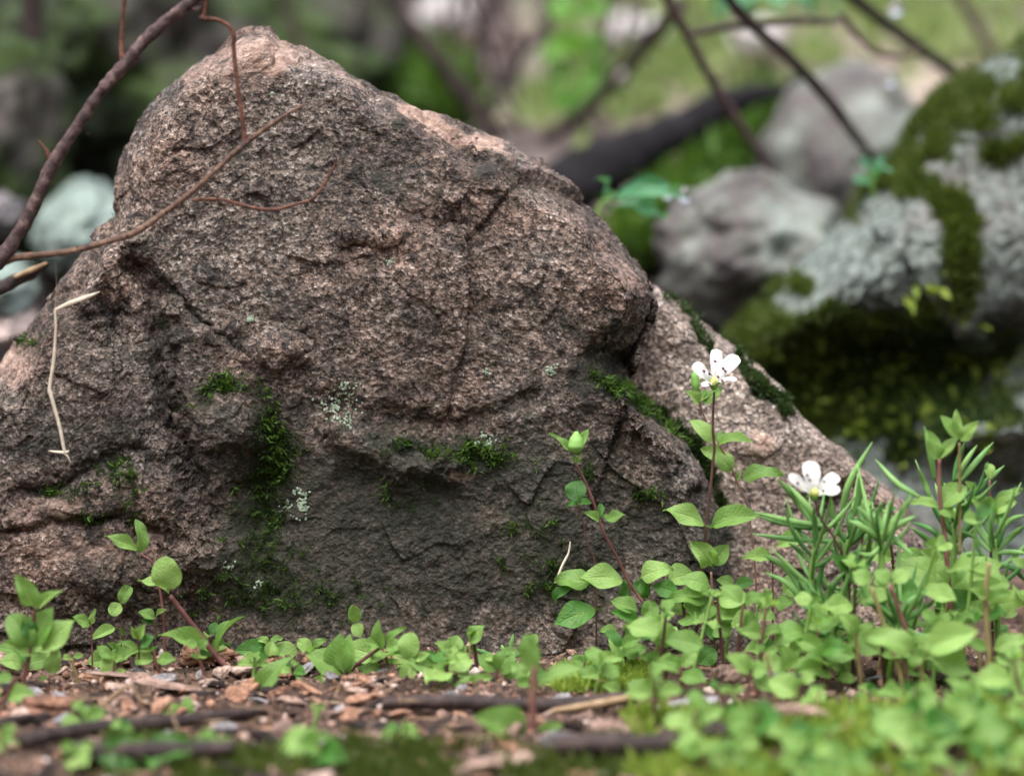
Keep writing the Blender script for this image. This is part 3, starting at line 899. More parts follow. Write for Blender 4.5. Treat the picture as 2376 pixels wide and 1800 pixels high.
# ------------------------------------------------------------------ leaves, petals, stems
def leaf_mesh(name, kind, seed):
    r = np.random.default_rng(seed)
    nl, nw = 16, 8
    t = np.linspace(0, 1, nl + 1)
    s = np.linspace(-1, 1, nw + 1)
    if kind == 'ovate':
        pet = r.uniform(0.08, 0.14)
        tt = np.clip((t - pet) / (1 - pet), 0, 1)
        w = tt ** 0.62 * (1 - tt) ** 0.95
        w = w / w.max() * (1 - 0.0 * tt) + 0.0
        w = np.maximum(w, np.where(t < pet + 0.05, 0.05, 0.0))
    elif kind == 'round':
        tt = np.clip((t - 0.08) / 0.92, 0, 1)
        w = (tt * (1 - tt)) ** 0.5
        w = np.maximum(w / w.max(), np.where(t < 0.12, 0.06, 0))
    elif kind == 'lance':
        w = t ** 0.6 * (1 - t) ** 0.8
        w = np.maximum(w / w.max(), np.where(t < 0.1, 0.08, 0))
    else:                                   # petal: widest beyond the middle
        w = (t ** 0.85) * (1 - t) ** 0.38
        w = np.maximum(w / w.max(), np.where(t < 0.2, 0.16, 0))
    T, Sg = np.meshgrid(t, s, indexing='ij')
    W = w[:, None] * 0.5
    arch, fold, und = r.uniform(0.02, 0.19), r.uniform(0.05, 0.40), r.uniform(-0.09, 0.09)
    if kind == 'petal':
        fold, und = r.uniform(0.0, 0.10), 0.02
    ph = r.uniform(0, 6)
    y = Sg * W + r.uniform(-0.05, 0.05) * np.sin(np.pi * T)
    z = arch * 4 * T * (1 - T) + fold * np.abs(Sg) * W + und * np.sin(T * 9 + ph) * Sg + 0.035 * np.abs(Sg) ** 2 * np.sin(T * 13 + ph) * W
    v = np.stack([T, y, z], -1).reshape(-1, 3)
    me = np_mesh(name, v, grid_quads(nl + 1, nw + 1))
    uv = me.uv_layers.new(name='UVMap')
    idx = np.zeros(len(me.loops), np.int32)
    me.loops.foreach_get('vertex_index', idx)
    uvs = np.stack([T.ravel(), (Sg.ravel() + 1) / 2], -1)[idx]
    uv.data.foreach_set('uv', uvs.astype(np.float32).ravel())
    return me


LEAF = {}
for mkey in ('leaf', 'leaf_dark', 'leaf_teal', 'leaf_far'):
    for kind in ('ovate', 'round', 'lance'):
        LEAF[mkey, kind] = []
        for sdx in range(6):
            me = leaf_mesh('leaf', kind, 100 + sdx)
            me.materials.append(M[mkey])
            LEAF[mkey, kind].append(me)
PETAL = []
for sdx in range(4):
    me = leaf_mesh('petal', 'petal', 300 + sdx)
    me.materials.append(M['petal'])
    PETAL.append(me)


def frame(b, t, width, nhint):
    """matrix that lays a unit leaf from b to t with a given full width, its upper face towards nhint"""
    d = t - b
    L = d.length
    x = d / L
    n = Vector(nhint)
    n = n - x * n.dot(x)
    if n.length < 1e-4:
        n = Vector((0.3, -0.6, 0.8)) - x * Vector((0.3, -0.6, 0.8)).dot(x)
    n.normalize()
    yv = n.cross(x)
    m = Matrix((x * L, yv * width, n * L)).transposed().to_4x4()
    m.translation = b
    return m


def put_leaf(root, b, t, width, nhint, mat='leaf', kind='ovate', name='leaf'):
    me = rnd.choice(PETAL) if kind == 'petal' else rnd.choice(LEAF[mat, kind])
    m = frame(b - root.location, t - root.location, width, nhint)
    return add(name, me, None, root, mtx=m)


def Q(origin, X, Y, sc=2.765):
    return origin[0] + X / sc, origin[1] + Y / sc


A_, B_, C_, D_ = (0, 1200), (800, 1200), (1576, 1200), (1576, 600)
Z4, Z5 = (1500, 780), (1250, 950)


def plant(name, label, cat, org, sc, y, stems, leaves, group=None, foot=None, dy=0.0):
    """stems: (points, radius in px, material) ; leaves: (bx,by,tx,ty,width[,mat,kind,tip depth,nhint]) all in the zoomed view org/sc"""
    def pt(X, Y, d=0.0):
        px, py = Q(org, X, Y, sc)
        return pv(px, py, y + d)
    base = pt(*stems[0][0][0]) if stems else pt(leaves[0][0], leaves[0][1])
    root = thing(name, base, label, cat, group)
    for pts, rad, mat in stems:
        cp = [np.array(pt(*p)) for p in pts]
        if pts is stems[0][0]:                 # root the stem in the soil
            g = float(gz(cp[0][0], cp[0][1]))
            if cp[0][2] > g:
                cp = [np.array([cp[0][0] - (cp[1][0] - cp[0][0]) * 0.15, cp[0][1], g - 0.002])] + cp
        r0 = rad / sc * S
        me = tube_mesh('stem', cp, [r0 * 1.15, r0, r0 * 0.85], base, n=6 * len(cp) + 6, sides=9, rough=r0 * 0.12, freq=400)
        add('stem', me, M[mat], root)
    for lf in leaves:
        bx, by, tx, ty, w = lf[:5]
        mat = lf[5] if len(lf) > 5 and lf[5] else 'leaf'
        kind = lf[6] if len(lf) > 6 and lf[6] else 'ovate'
        td = lf[7] if len(lf) > 7 and lf[7] is not None else rnd.uniform(-0.003, 0.003)
        nh = lf[8] if len(lf) > 8 else (rnd.uniform(-0.25, 0.25), -0.75, 0.65)
        put_leaf(root, pt(bx, by), pt(tx, ty, td), w / sc * S, nh, mat, kind)
    return root


PLANT_CAT = 'plant'
# --- left foreground plants (view A)
plant('chickweed_plant', 'leaning purple stemmed plant with broad top leaf at lower left', PLANT_CAT, A_, 2.765, -0.012,
      [([(1570, 1120), (1500, 1010), (1380, 880), (1250, 710), (1090, 500)], 20, 'stem')],
      [(1085, 470, 1065, 245, 195, 'leaf', 'round', -0.002), (1085, 480, 885, 400, 85, 'leaf', 'ovate', 0.004, (0, -.3, .9)), (1360, 880, 1015, 755, 115, 'leaf', 'lance', 0.0, (0.1, -.7, .7)), (1390, 880, 1575, 635, 55, 'leaf', 'lance', 0.004, (-.6, -.3, .6)),
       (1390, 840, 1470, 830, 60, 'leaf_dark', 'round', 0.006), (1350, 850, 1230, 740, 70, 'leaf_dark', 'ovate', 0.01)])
plant('chickweed_plant', 'thin shoot with two pointed leaves behind the leaning plant at lower left', PLANT_CAT, A_, 2.765, 0.002,
      [([(1060, 900), (1040, 560), (985, 310), (905, 235)], 9, 'stem')],
      [(905, 225, 672, 120, 95, 'leaf', 'ovate', -0.003), (900, 225, 868, 10, 95, 'leaf', 'lance', 0.002, (.5, -.7, .2))])
plant('chickweed_plant', 'large leaved blurry plant at the left edge with two small top leaves', PLANT_CAT, A_, 2.765, -0.040,
      [([(130, 1130), (180, 920), (205, 760), (220, 600)], 14, 'stem')],
      [(225, 590, 105, 365, 135), (235, 600, 410, 470, 70, 'leaf', 'lance'), (215, 870, 345, 575, 190), (250, 890, 490, 655, 170), (195, 850, 60, 620, 170, 'leaf', 'round'), (205, 880, 15, 800, 90, 'leaf', 'lance'), (215, 790, 150, 640, 110, 'leaf_dark')])
plant('chickweed_plant', 'low blurred plant cut by the left edge with drooping leaves', PLANT_CAT, A_, 2.765, -0.062,
      [([(-60, 1260), (20, 1180), (100, 1020)], 14, 'stem')],
      [(30, 1170, 225, 1130, 130), (10, 1180, -150, 1060, 120), (40, 1200, 160, 1290, 110), (90, 1040, -30, 1030, 80), (-20, 1220, 60, 1330, 90)])
plant('seedling', 'upright leaf standing alone on the chips at lower left', 'seedling', A_, 2.765, -0.035,
      [([(310, 1090), (315, 1020)], 8, 'stem')], [(315, 1015, 375, 845, 118, 'leaf', 'ovate', 0.0), (310, 1020, 250, 1050, 40)])
plant('seedling', 'six leaved seedling with dark stem on the pinkish chips', 'seedling', A_, 2.765, -0.020,
      [([(898, 1010), (893, 900), (885, 770)], 7, 'stem_dark')],
      [(885, 790, 932, 682, 72, 'leaf', 'ovate', -.002), (878, 780, 838, 700, 45), (890, 845, 752, 797, 48, 'leaf', 'lance'), (890, 850, 760, 930, 52, 'leaf', 'lance', -.004), (893, 852, 985, 855, 55), (895, 830, 1000, 770, 90, 'leaf_dark')])
plant('seedling', 'four leaved seedling just left of the dark stemmed seedling', 'seedling', A_, 2.765, -0.027,
      [([(725, 1110), (728, 1010), (735, 910)], 7, 'stem_dark')],
      [(738, 925, 622, 822, 72), (725, 1010, 650, 910, 115, 'leaf', 'round'), (725, 1015, 660, 1040, 50), (735, 1010, 815, 985, 38, 'leaf', 'lance'), (745, 930, 790, 900, 26), (740, 915, 750, 850, 26)])
plant('seedling', 'pair of small round leaves against the dark rock at lower left', 'seedling', A_, 2.765, 0.004,
      [([(770, 860), (775, 700), (772, 545)], 5, 'stem')], [(772, 560, 838, 440, 88, 'leaf', 'round', .002), (770, 545, 712, 630, 92, 'leaf', 'round', -.002)])
plant('seedling', 'small seedling with two level leaves below the round leaved pair', 'seedling', A_, 2.765, 0.003,
      [([(1000, 900), (1000, 640)], 5, 'stem_dark')], [(1000, 660, 885, 605, 80), (1000, 640, 1075, 590, 42), (1000, 690, 900, 660, 40, 'leaf_dark')])
plant('seedling', 'single drooping bright leaf left of the dark stemmed seedling', 'seedling', A_, 2.765, 0.000,
      [([(780, 900), (775, 760), (755, 700)], 5, 'stem')], [(757, 700, 580, 785, 82, 'leaf', 'ovate', -.004), (757, 705, 800, 760, 40, 'leaf_dark')])
plant('seedling', 'hazy leaf pair beside the large leaved plant at left', 'seedling', A_, 2.765, -0.010,
      [([(590, 830), (585, 690)], 6, 'stem')], [(585, 690, 460, 640, 80), (585, 690, 612, 585, 50), (580, 700, 520, 690, 50)])
plant('seedling', 'small two leaved seedling between the leaning plant and the blunt leaf', 'seedling', A_, 2.765, -0.008,
      [([(1695, 1030), (1700, 930)], 6, 'stem')], [(1690, 945, 1555, 872, 75), (1720, 905, 1748, 790, 78, 'leaf', 'ovate', .002), (1700, 940, 1600, 965, 40)])
plant('seedling', 'single curved upright leaf left of the broad leaved central plant', 'seedling', A_, 2.765, -0.030,
      [([(1610, 1290), (1640, 1170)], 8, 'stem')], [(1640, 1180, 1885, 890, 130, 'leaf', 'lance', 0, (-.4, -.8, .4)), (1610, 1260, 1560, 1180, 60, 'leaf_dark'), (1600, 1280, 1640, 1200, 60, 'leaf_dark')])
plant('seedling', 'blurred young plant with a broad leaf above the brown stick', 'seedling', A_, 2.765, -0.060,
      [([(1185, 1370), (1185, 1300)], 10, 'stem')], [(1185, 1330, 990, 1215, 125), (1190, 1310, 1205, 1145, 90, 'leaf', 'lance'), (1185, 1340, 1100, 1360, 60)])
plant('seedling', 'little cluster of round leaves at the foot of the central broad plant', 'seedling', A_, 2.765, -0.022,
      [([(1970, 1160), (1975, 1090)], 7, 'stem')], [(2010, 1150, 2060, 1005, 120, 'leaf', 'round'), (1930, 1120, 1895, 1015, 75), (1970, 1150, 1752, 1105, 45, 'leaf', 'lance')])

# --- centre (view B)
plant('chickweed_plant', 'broad leaved plant with slanting purple stem left of centre', PLANT_CAT, B_, 2.765, -0.018,
      [([(-210, 1190), (-100, 1080), (0, 1010), (120, 910), (225, 835)], 13, 'stem')],
      [(232, 835, 218, 655, 95, 'leaf', 'lance'), (255, 820, 395, 703, 62), (235, 840, 130, 800, 95, 'leaf', 'round', -.004), (0, 1020, -250, 875, 200), (-10, 1020, -25, 740, 190), (15, 1015, 35, 745, 140),
       (40, 1010, 265, 955, 75, 'leaf', 'lance'), (0, 1030, 130, 1010, 70)])
plant('seedling', 'pair of round glossy leaves one above the other on the dark rock', 'seedling', B_, 2.765, 0.004,
      [([(80, 900), (75, 690)], 4, 'stem')], [(72, 675, 50, 560, 90, 'leaf', 'round', -.002), (75, 675, 90, 770, 85, 'leaf', 'round', -.003)])
plant('seedling', 'upright seedling with folded top leaf, first of the central row', 'seedling', B_, 2.765, -0.022,
      [([(440, 1170), (437, 1050), (428, 905)], 8, 'stem_dark')], [(420, 920, 298, 888, 55, 'leaf', 'lance'), (432, 915, 415, 735, 140, 'leaf', 'round'), (428, 925, 372, 1075, 110), (440, 930, 560, 875, 60), (445, 940, 470, 1050, 60)])
plant('seedling', 'seedling with several overlapping leaves, second of the central row', 'seedling', B_, 2.765, -0.020,
      [([(665, 1200), (685, 1040), (690, 870)], 8, 'stem_dark')], [(690, 870, 725, 755, 115), (685, 880, 575, 800, 85), (690, 895, 600, 975, 95), (700, 900, 745, 1020, 110), (690, 870, 790, 830, 60), (690, 960, 640, 900, 60, 'leaf_dark')])
plant('seedling', 'seedling holding one large oblique leaf above the central row', 'seedling', B_, 2.765, -0.012,
      [([(792, 1010), (790, 930), (787, 825)], 7, 'stem_dark')], [(788, 825, 905, 692, 118), (787, 825, 840, 870, 70), (787, 830, 735, 870, 60, 'leaf_dark')])
plant('seedling', 'low seedling with two upright leaves under the central row', 'seedling', B_, 2.765, -0.030,
      [([(600, 1230), (600, 1150)], 7, 'stem_dark')], [(510, 1170, 600, 1010, 120), (600, 1150, 690, 1020, 95), (600, 1160, 520, 1170, 60), (490, 1150, 480, 1030, 90)])
plant('seedling', 'low seedling with two broad leaves in the middle of the central row', 'seedling', B_, 2.765, -0.032,
      [([(760, 1230), (745, 1160)], 7, 'stem_dark')], [(720, 1190, 835, 1005, 125), (800, 1085, 950, 1020, 80, 'leaf', 'lance'), (740, 1170, 690, 1060, 80)])
plant('seedling', 'many leaved seedling at the right end of the central row', 'seedling', B_, 2.765, -0.024,
      [([(1010, 1230), (980, 1080), (980, 900)], 9, 'stem')], [(985, 1000, 855, 880, 125), (995, 1005, 1075, 860, 150, 'leaf', 'round'), (990, 1060, 1215, 985, 105), (990, 1080, 1095, 1100, 95), (985, 895, 1115, 855, 65), (980, 1050, 870, 1060, 70), (985, 920, 880, 890, 60)])
plant('chickweed_plant', 'blurred foreground plant with bent reddish stem at bottom centre', PLANT_CAT, B_, 2.765, -0.088,
      [([(1195, 1450), (1205, 1300), (1205, 1150), (1225, 950)], 24, 'stem')],
      [(1225, 990, 1180, 735, 150, 'leaf', 'lance', 0, (-.5, -.8, .2)), (1215, 1110, 1580, 975, 110, 'leaf', 'ovate', 0, (0, -.5, .8)), (1200, 1440, 820, 1275, 250, 'leaf', 'ovate', -.006), (1205, 1440, 1440, 1330, 75, 'leaf', 'lance'), (1200, 1450, 1060, 1560, 120)])
plant('seedling', 'tiny four leaved seedling above the bright moss at centre', 'seedling', B_, 2.765, -0.012,
      [([(1568, 1130), (1572, 1040), (1570, 930)], 6, 'stem_dark')], [(1562, 925, 1460, 885, 48, 'leaf', 'lance'), (1580, 975, 1735, 887, 66), (1575, 925, 1618, 862, 38), (1580, 985, 1485, 1000, 55), (1575, 985, 1600, 1030, 40)])

# --- the budding stem and its neighbours (view Z5 / B)
pb = plant('chickweed_plant', 'slender purple stem topped by a closed green bud right of centre', PLANT_CAT, Z5, 4.19, -0.004,
           [([(1290, 2720), (1180, 2420), (1120, 2050), (960, 1800), (870, 1660), (760, 1430), (620, 1170), (550, 950), (460, 720), (365, 530)], 15, 'stem')],
           [(335, 430, 100, 230, 75, 'leaf', 'lance', .002), (375, 440, 495, 178, 95, 'leaf', 'lance', .002, (-.4, -.8, .3)), (352, 520, 318, 440, 40, 'leaf', 'lance'), (368, 520, 405, 430, 45, 'leaf', 'lance'),
            (600, 1090, 435, 1000, 110, 'leaf', 'ovate', -.003), (635, 1085, 845, 1025, 125, 'leaf', 'ovate', -.002), (600, 1060, 600, 910, 70, 'leaf_dark', 'ovate', .004), (640, 1070, 660, 1010, 60)])
bx = pv(*Q(Z5, 360, 420, 4.19), -0.004)
bt = pv(*Q(Z5, 366, 215, 4.19), -0.004)
mb = tube_mesh('bud', [bx, bx.lerp(bt, .3), bx.lerp(bt, .65), bt], [0.0012, 0.0024 * .95, 0.0021 * .9, 0.0005], pb.location, n=14, sides=12)
add('bud', mb, M['bud'], pb)
plant('chickweed_plant', 'fainter plant with round top leaf behind the budding stem', PLANT_CAT, Z5, 4.19, 0.010,
      [([(560, 2300), (560, 1700), (540, 1450), (480, 1300), (385, 900)], 9, 'stem_dark')], [(385, 905, 355, 685, 215, 'leaf_dark', 'round', .003), (385, 930, 260, 930, 75, 'leaf_dark', 'ovate', -.004), (395, 930, 515, 915, 95, 'leaf_dark', 'ovate', -.004)])

plant('chickweed_plant', 'clump of broad overlapping leaves around the foot of the budding stem', PLANT_CAT, B_, 2.765, -0.002,
      [([(1850, 1080), (1830, 760), (1830, 430)], 9, 'stem')],
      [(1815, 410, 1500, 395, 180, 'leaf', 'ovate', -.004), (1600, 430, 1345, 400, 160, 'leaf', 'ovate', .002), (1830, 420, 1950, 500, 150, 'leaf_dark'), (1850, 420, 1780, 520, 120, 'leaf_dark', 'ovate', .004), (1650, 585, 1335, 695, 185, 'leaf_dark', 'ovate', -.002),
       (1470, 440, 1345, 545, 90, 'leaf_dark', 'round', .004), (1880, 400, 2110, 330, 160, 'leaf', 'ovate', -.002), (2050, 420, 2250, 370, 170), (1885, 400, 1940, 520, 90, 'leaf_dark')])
plant('chickweed_plant', 'small leaved tuft in front of the budding stem', PLANT_CAT, B_, 2.765, -0.015,
      [([(1830, 1090), (1800, 900), (1790, 720)], 8, 'stem_dark')],
      [(1895, 610, 1705, 535, 118), (1955, 665, 1955, 530, 120, 'leaf', 'round'), (1765, 735, 1632, 728, 72), (1850, 780, 1845, 660, 112, 'leaf', 'round'), (1785, 890, 1690, 770, 110), (1785, 890, 1945, 840, 125), (1910, 690, 1700, 600, 90, 'leaf_dark'),
       (1805, 1065, 1755, 935, 100), (1900, 760, 1980, 770, 80, 'leaf_dark')])
plant('seedling', 'seedling seen from above with flat hexagonal leaf whorl right of centre', 'seedling', B_, 2.765, -0.032,
      [([(2060, 1120), (2055, 950), (2050, 780)], 18, 'stem')], [(2050, 800, 2050, 665, 130, 'leaf', 'round', -.001, (0, -.9, .4)), (2050, 770, 1965, 745, 110, 'leaf', 'round'), (2050, 770, 2138, 750, 110, 'leaf', 'round'), (2050, 760, 2045, 838, 110, 'leaf', 'round'), (1960, 935, 2040, 865, 95), (1965, 930, 1900, 880, 70)])
plant('seedling', 'big pale leaf pair at the right end of the brown stick', 'seedling', B_, 2.765, -0.045,
      [([(1960, 1290), (1960, 1170)], 10, 'stem_pale')], [(1960, 1170, 1810, 1060, 150), (1965, 1165, 1985, 1005, 140), (1960, 1220, 2090, 1150, 110), (1960, 1210, 1850, 1210, 90), (1780, 1130, 1650, 1075, 100), (1970, 1200, 2100, 1280, 120)])

# --- main flowering plant (view Z4, in full sharpness)
pf = plant('flowering_plant', 'tallest white flowering plant with dark slender stem, in sharp focus', PLANT_CAT, Z4, 4.19, 0.0,
           [([(440, 3200), (480, 2900), (545, 2300), (590, 1760), (605, 1640), (645, 1250), (660, 1080), (645, 900), (650, 700), (660, 540)], 14, 'stem_dark')],
           [(650, 1070, 415, 815, 175, 'leaf', 'ovate', .003), (675, 1075, 1040, 1030, 150, 'leaf', 'ovate', -.004, (0, -.55, .8)), (640, 1040, 760, 950, 100, 'leaf', 'ovate', .006),
            (600, 1860, 160, 1690, 235, 'leaf', 'ovate', -.004), (612, 1860, 1110, 1745, 255, 'leaf', 'ovate', -.003),
            (640, 2250, 435, 1990, 240, 'leaf', 'ovate', -.004), (640, 2255, 800, 2020, 190, 'leaf', 'ovate', .001), (636, 2230, 610, 2080, 120, 'leaf', 'ovate', -.005)])


def flower(root, org, sc, y, cx, cy, petals, anthers, size, label):
    c = pv(*Q(org, cx, cy, sc), y)
    fl = add('flower', tube_mesh('flower', [c + Vector((0, .0004, -.0024)), c + Vector((0, .0002, -.0012)), c + Vector((0, 0, -.0004))], [0.0004, 0.0013, 0.0010], root.location, n=8, sides=12), M['bud'], root)
    fl['label'] = label
    inv = root.location
    for bx, by, tx, ty, w, d, nh in petals:
        m = frame(pv(*Q(org, bx, by, sc), y) - inv, pv(*Q(org, tx, ty, sc), y + d) - inv, w / sc * S, nh)
        add('petal', rnd.choice(PETAL), None, fl, mtx=m)
    ov = tube_mesh('ovary', [c + Vector((0, 0, -.0012)), c + Vector((0, -.0003, -.0002)), c + Vector((0, -.0005, .0008)), c + Vector((0, -.0006, .0014))], [0.0006, 0.00125, 0.0011, 0.0003], inv, n=10, sides=12)
    add('ovary', ov, M['ovary'], fl)
    for ax, ay, d in anthers:
        a = pv(*Q(org, ax, ay, sc), y + d)
        fil = tube_mesh('filament', [c + Vector((0, -.0004, 0)), c.lerp(a, .5) + Vector((0, -.0008, .0002)), a], [0.00014, 0.00011, 0.0001], inv, n=8, sides=6)
        add('filament', fil, M['filament'], fl)
        q = (a - c).normalized()
        an = tube_mesh('anther', [a - Vector((.0003, 0, -.0003)), a, a + Vector((.0003, 0, -.0003))], [0.00018, 0.00038, 0.00018], inv, n=6, sides=8)
        add('anther', an, M['anther'], fl)
    for k in range(3):
        ang = k * 2.1 + .6
        s = c + Vector((math.cos(ang) * .0012, -.0012, .0026 + .0003 * k))
        add('style', tube_mesh('style', [c + Vector((0, -.0005, .001)), s], [0.00012, 0.00009], inv, n=4, sides=6), M['filament'], fl)
    for k in range(5):
        ang = k * 2 * math.pi / 5 + .3
        e = c + Vector((math.cos(ang) * .004, math.sin(ang) * .003 + .001, -.0002 + .001 * math.sin(ang)))
        m = frame(c + Vector((0, 0, -.0014)) - inv, e - inv, .0016, (0, -.3, 1))
        add('sepal', rnd.choice(LEAF['leaf', 'lance']), None, fl, mtx=m)
    return fl


flower(pf, Z4, 4.19, 0.0, 655, 440,
       [(655, 440, 680, 122, 122, .004, (0, -1, .2)), (672, 440, 893, 190, 150, .002, (-.2, -1, .3)), (670, 468, 880, 428, 82, -.004, (0, -.5, .9)), (660, 492, 540, 488, 88, -.005, (0, -.5, .9)), (630, 450, 458, 262, 118, 0.001, (.2, -1, .3))],
       [(668, 245, .001), (745, 315, -.001), (768, 340, -.001), (560, 340, -.001), (697, 395, -.003), (737, 430, -.004), (612, 468, -.004), (625, 290, .002), (610, 370, -.001)], 1, 'open white flower with five petals and dark purple anthers')

p2 = plant('flowering_plant', 'budding plant close behind the tallest flower, on a slanting reddish stem', PLANT_CAT, Z4, 4.19, 0.012,
           [([(1080, 3100), (1060, 2300), (1000, 1750), (960, 1580), (890, 1440), (790, 1200), (690, 1020), (600, 860), (545, 740), (520, 660), (480, 530)], 9, 'stem')],
           [(520, 670, 370, 530, 125, 'leaf', 'ovate', -.002), (530, 670, 735, 500, 120, 'leaf', 'ovate', .003), (500, 640, 600, 540, 90, 'leaf', 'ovate', .004), (860, 1335, 535, 1085, 215, 'leaf', 'ovate', 0), (895, 1400, 1330, 1340, 190, 'leaf', 'ovate', -.003, (0, -.7, .7)), (870, 1410, 920, 1290, 40, 'leaf', 'lance')])
b0, b1 = pv(*Q(Z4, 485, 535, 4.19), 0.012), pv(*Q(Z4, 462, 325, 4.19), 0.012)
add('bud', tube_mesh('bud', [b0, b0.lerp(b1, .3), b0.lerp(b1, .7), b1], [0.0007, 0.0012, 0.0010, 0.0002], p2.location, n=12, sides=10), M['bud'], p2)

p3 = plant('flowering_plant', 'lower white flowering plant among the fleshy stonecrop leaves, slightly blurred', PLANT_CAT, D_, 2.765, -0.030,
           [([(1110, 2500), (1095, 2260), (1080, 2000), (1000, 1800), (915, 1680), (872, 1545)], 9, 'stem_dark')],
           [(1085, 2010, 960, 1900, 90, 'leaf_dark'), (1090, 2020, 1240, 1960, 90, 'leaf_dark')])
flower(p3, D_, 2.765, -0.030, 868, 1500,
       [(865, 1510, 832, 1295, 112, .002, (0, -1, .2)), (858, 1520, 698, 1388, 72, -.002, (.3, -.8, .5)), (880, 1515, 1020, 1385, 90, .003, (-.2, -.9, .4)), (882, 1520, 1035, 1490, 84, -.003, (0, -.6, .8)), (870, 1515, 800, 1470, 60, .005, (0, -.8, .5))],
       [(822, 1388, -.001), (838, 1420, -.002), (930, 1430, -.001), (925, 1490, -.003), (800, 1420, 0), (760, 1440, -.002)], 1, 'half open white flower seen from the side')

# --- right side tall plants (view D then C)
plant('chickweed_plant', 'tall plant with two leafy tips standing at the right', PLANT_CAT, D_, 2.765, -0.022,
      [([(1750, 2330), (1735, 2140), (1715, 1900), (1690, 1660), (1668, 1480), (1668, 1285)], 16, 'stem'), ([(1800, 1900), (1800, 1450), (1798, 1180)], 10, 'stem_pale')],
      [(1790, 1170, 1675, 1005, 90), (1790, 1160, 1778, 965, 70, 'leaf', 'lance'), (1795, 1175, 1920, 1042, 90), (1665, 1290, 1590, 1100, 105, 'leaf', 'lance'), (1675, 1285, 1790, 1145, 70, 'leaf', 'lance'), (1665, 1280, 1640, 1180, 70),
       (1670, 1600, 1850, 1462, 170), (1662, 1590, 1480, 1572, 75, 'leaf', 'lance'), (1668, 1610, 1760, 1660, 100), (1695, 2085, 1372, 1965, 180), (1735, 2085, 2075, 1955, 180)])
plant('chickweed_plant', 'plant with one closed bud near the right edge', PLANT_CAT, D_, 2.765, -0.015,
      [([(2010, 2400), (2000, 1900), (1990, 1420)], 9, 'stem')],
      [(1988, 1425, 1984, 1312, 66, 'leaf', 'round'), (1995, 1640, 2170, 1560, 120), (1990, 1640, 1865, 1530, 130), (1990, 1600, 2205, 1478, 80), (1990, 1640, 2000, 1520, 120), (1890, 1500, 1828, 1425, 60), (2000, 1660, 2120, 1700, 100)])
plant('chickweed_plant', 'large pale blurred leaves in the right foreground', PLANT_CAT, C_, 2.765, -0.062,
      [([(1560, 1090), (1555, 900)], 12, 'stem_pale')],
      [(1540, 870, 1170, 750, 170), (1560, 880, 1925, 730, 220), (1560, 890, 1890, 1010, 170), (1550, 870, 1480, 960, 90), (1560, 870, 1620, 760, 130)])
plant('chickweed_plant', 'tan stemmed plant with wide leaf at the far right foreground', PLANT_CAT, C_, 2.765, -0.050,
      [([(1985, 1190), (1985, 860), (1965, 520), (1990, 290)], 18, 'stem_pale')],
      [(1990, 860, 2260, 780, 120), (1990, 850, 1850, 800, 90), (1970, 530, 1860, 470, 80, 'leaf', 'lance'), (1980, 540, 2130, 480, 80, 'leaf', 'lance'), (2000, 900, 2180, 960, 100)])
plant('chickweed_plant', 'two leaning tan stems carrying broad leaves behind the pale blurred pair', PLANT_CAT, C_, 2.765, -0.045,
      [([(1420, 1000), (1330, 740), (1235, 450)], 16, 'stem_pale'), ([(1530, 980), (1470, 770), (1355, 440)], 15, 'stem')],
      [(1240, 440, 1105, 350, 120), (1240, 440, 1350, 400, 110), (1360, 430, 1480, 340, 110), (1360, 430, 1250, 340, 110)])
plant('seedling', 'broad two leaved seedling before the stonecrop roots', 'seedling', C_, 2.765, -0.040,
      [([(1170, 1130), (1150, 900), (1130, 740)], 13, 'stem_pale')], [(1140, 745, 1020, 615, 120), (1140, 745, 1250, 680, 80), (1145, 1050, 1000, 1040, 80), (1140, 780, 1080, 700, 100)])
plant('seedling', 'round leaved seedling left of the bare pinkish stone at lower right', 'seedling', C_, 2.765, -0.052,
      [([(690, 1230), (685, 970)], 10, 'stem_dark')], [(690, 985, 660, 820, 140), (690, 985, 800, 900, 80), (690, 1000, 590, 940, 100)])
plant('seedling', 'pale seedling with three hanging leaves over the pinkish stone', 'seedling', C_, 2.765, -0.058,
      [([(440, 1290), (450, 1000)], 9, 'stem')], [(455, 1010, 295, 880, 130), (460, 1000, 570, 980, 130), (460, 1010, 630, 1120, 120), (450, 1000, 420, 900, 100)])
plant('chickweed_plant', 'broad leaved stem joining the base of the tallest flower', PLANT_CAT, C_, 2.765, -0.006,
      [([(230, 900), (215, 560), (205, 350)], 9, 'stem')],
      [(225, 540, 455, 520, 170), (470, 600, 185, 640, 150), (210, 470, 0, 400, 150), (210, 540, -80, 520, 130), (180, 650, 20, 560, 130), (230, 680, 330, 760, 150), (250, 780, 160, 680, 110, 'leaf_dark'), (250, 830, 120, 940, 150, 'leaf_dark'), (240, 560, 120, 640, 120)])
plant('seedling', 'small upright tip with narrow leaves right of the flower stem', 'seedling', C_, 2.765, -0.010,
      [([(500, 820), (500, 560)], 7, 'stem_green')], [(500, 570, 465, 485, 40, 'leaf', 'lance'), (500, 570, 535, 510, 35, 'leaf', 'lance'), (500, 620, 330, 700, 130), (500, 620, 620, 650, 100), (505, 600, 600, 480, 90)])
plant('seedling', 'yellow green leaf pair tucked below the stonecrop', 'seedling', C_, 2.765, -0.004,
      [([(600, 700), (600, 280)], 7, 'stem')], [(620, 270, 395, 265, 100), (600, 200, 840, 130, 120), (600, 560, 540, 450, 80), (610, 560, 740, 540, 110), (650, 500, 830, 400, 170)])

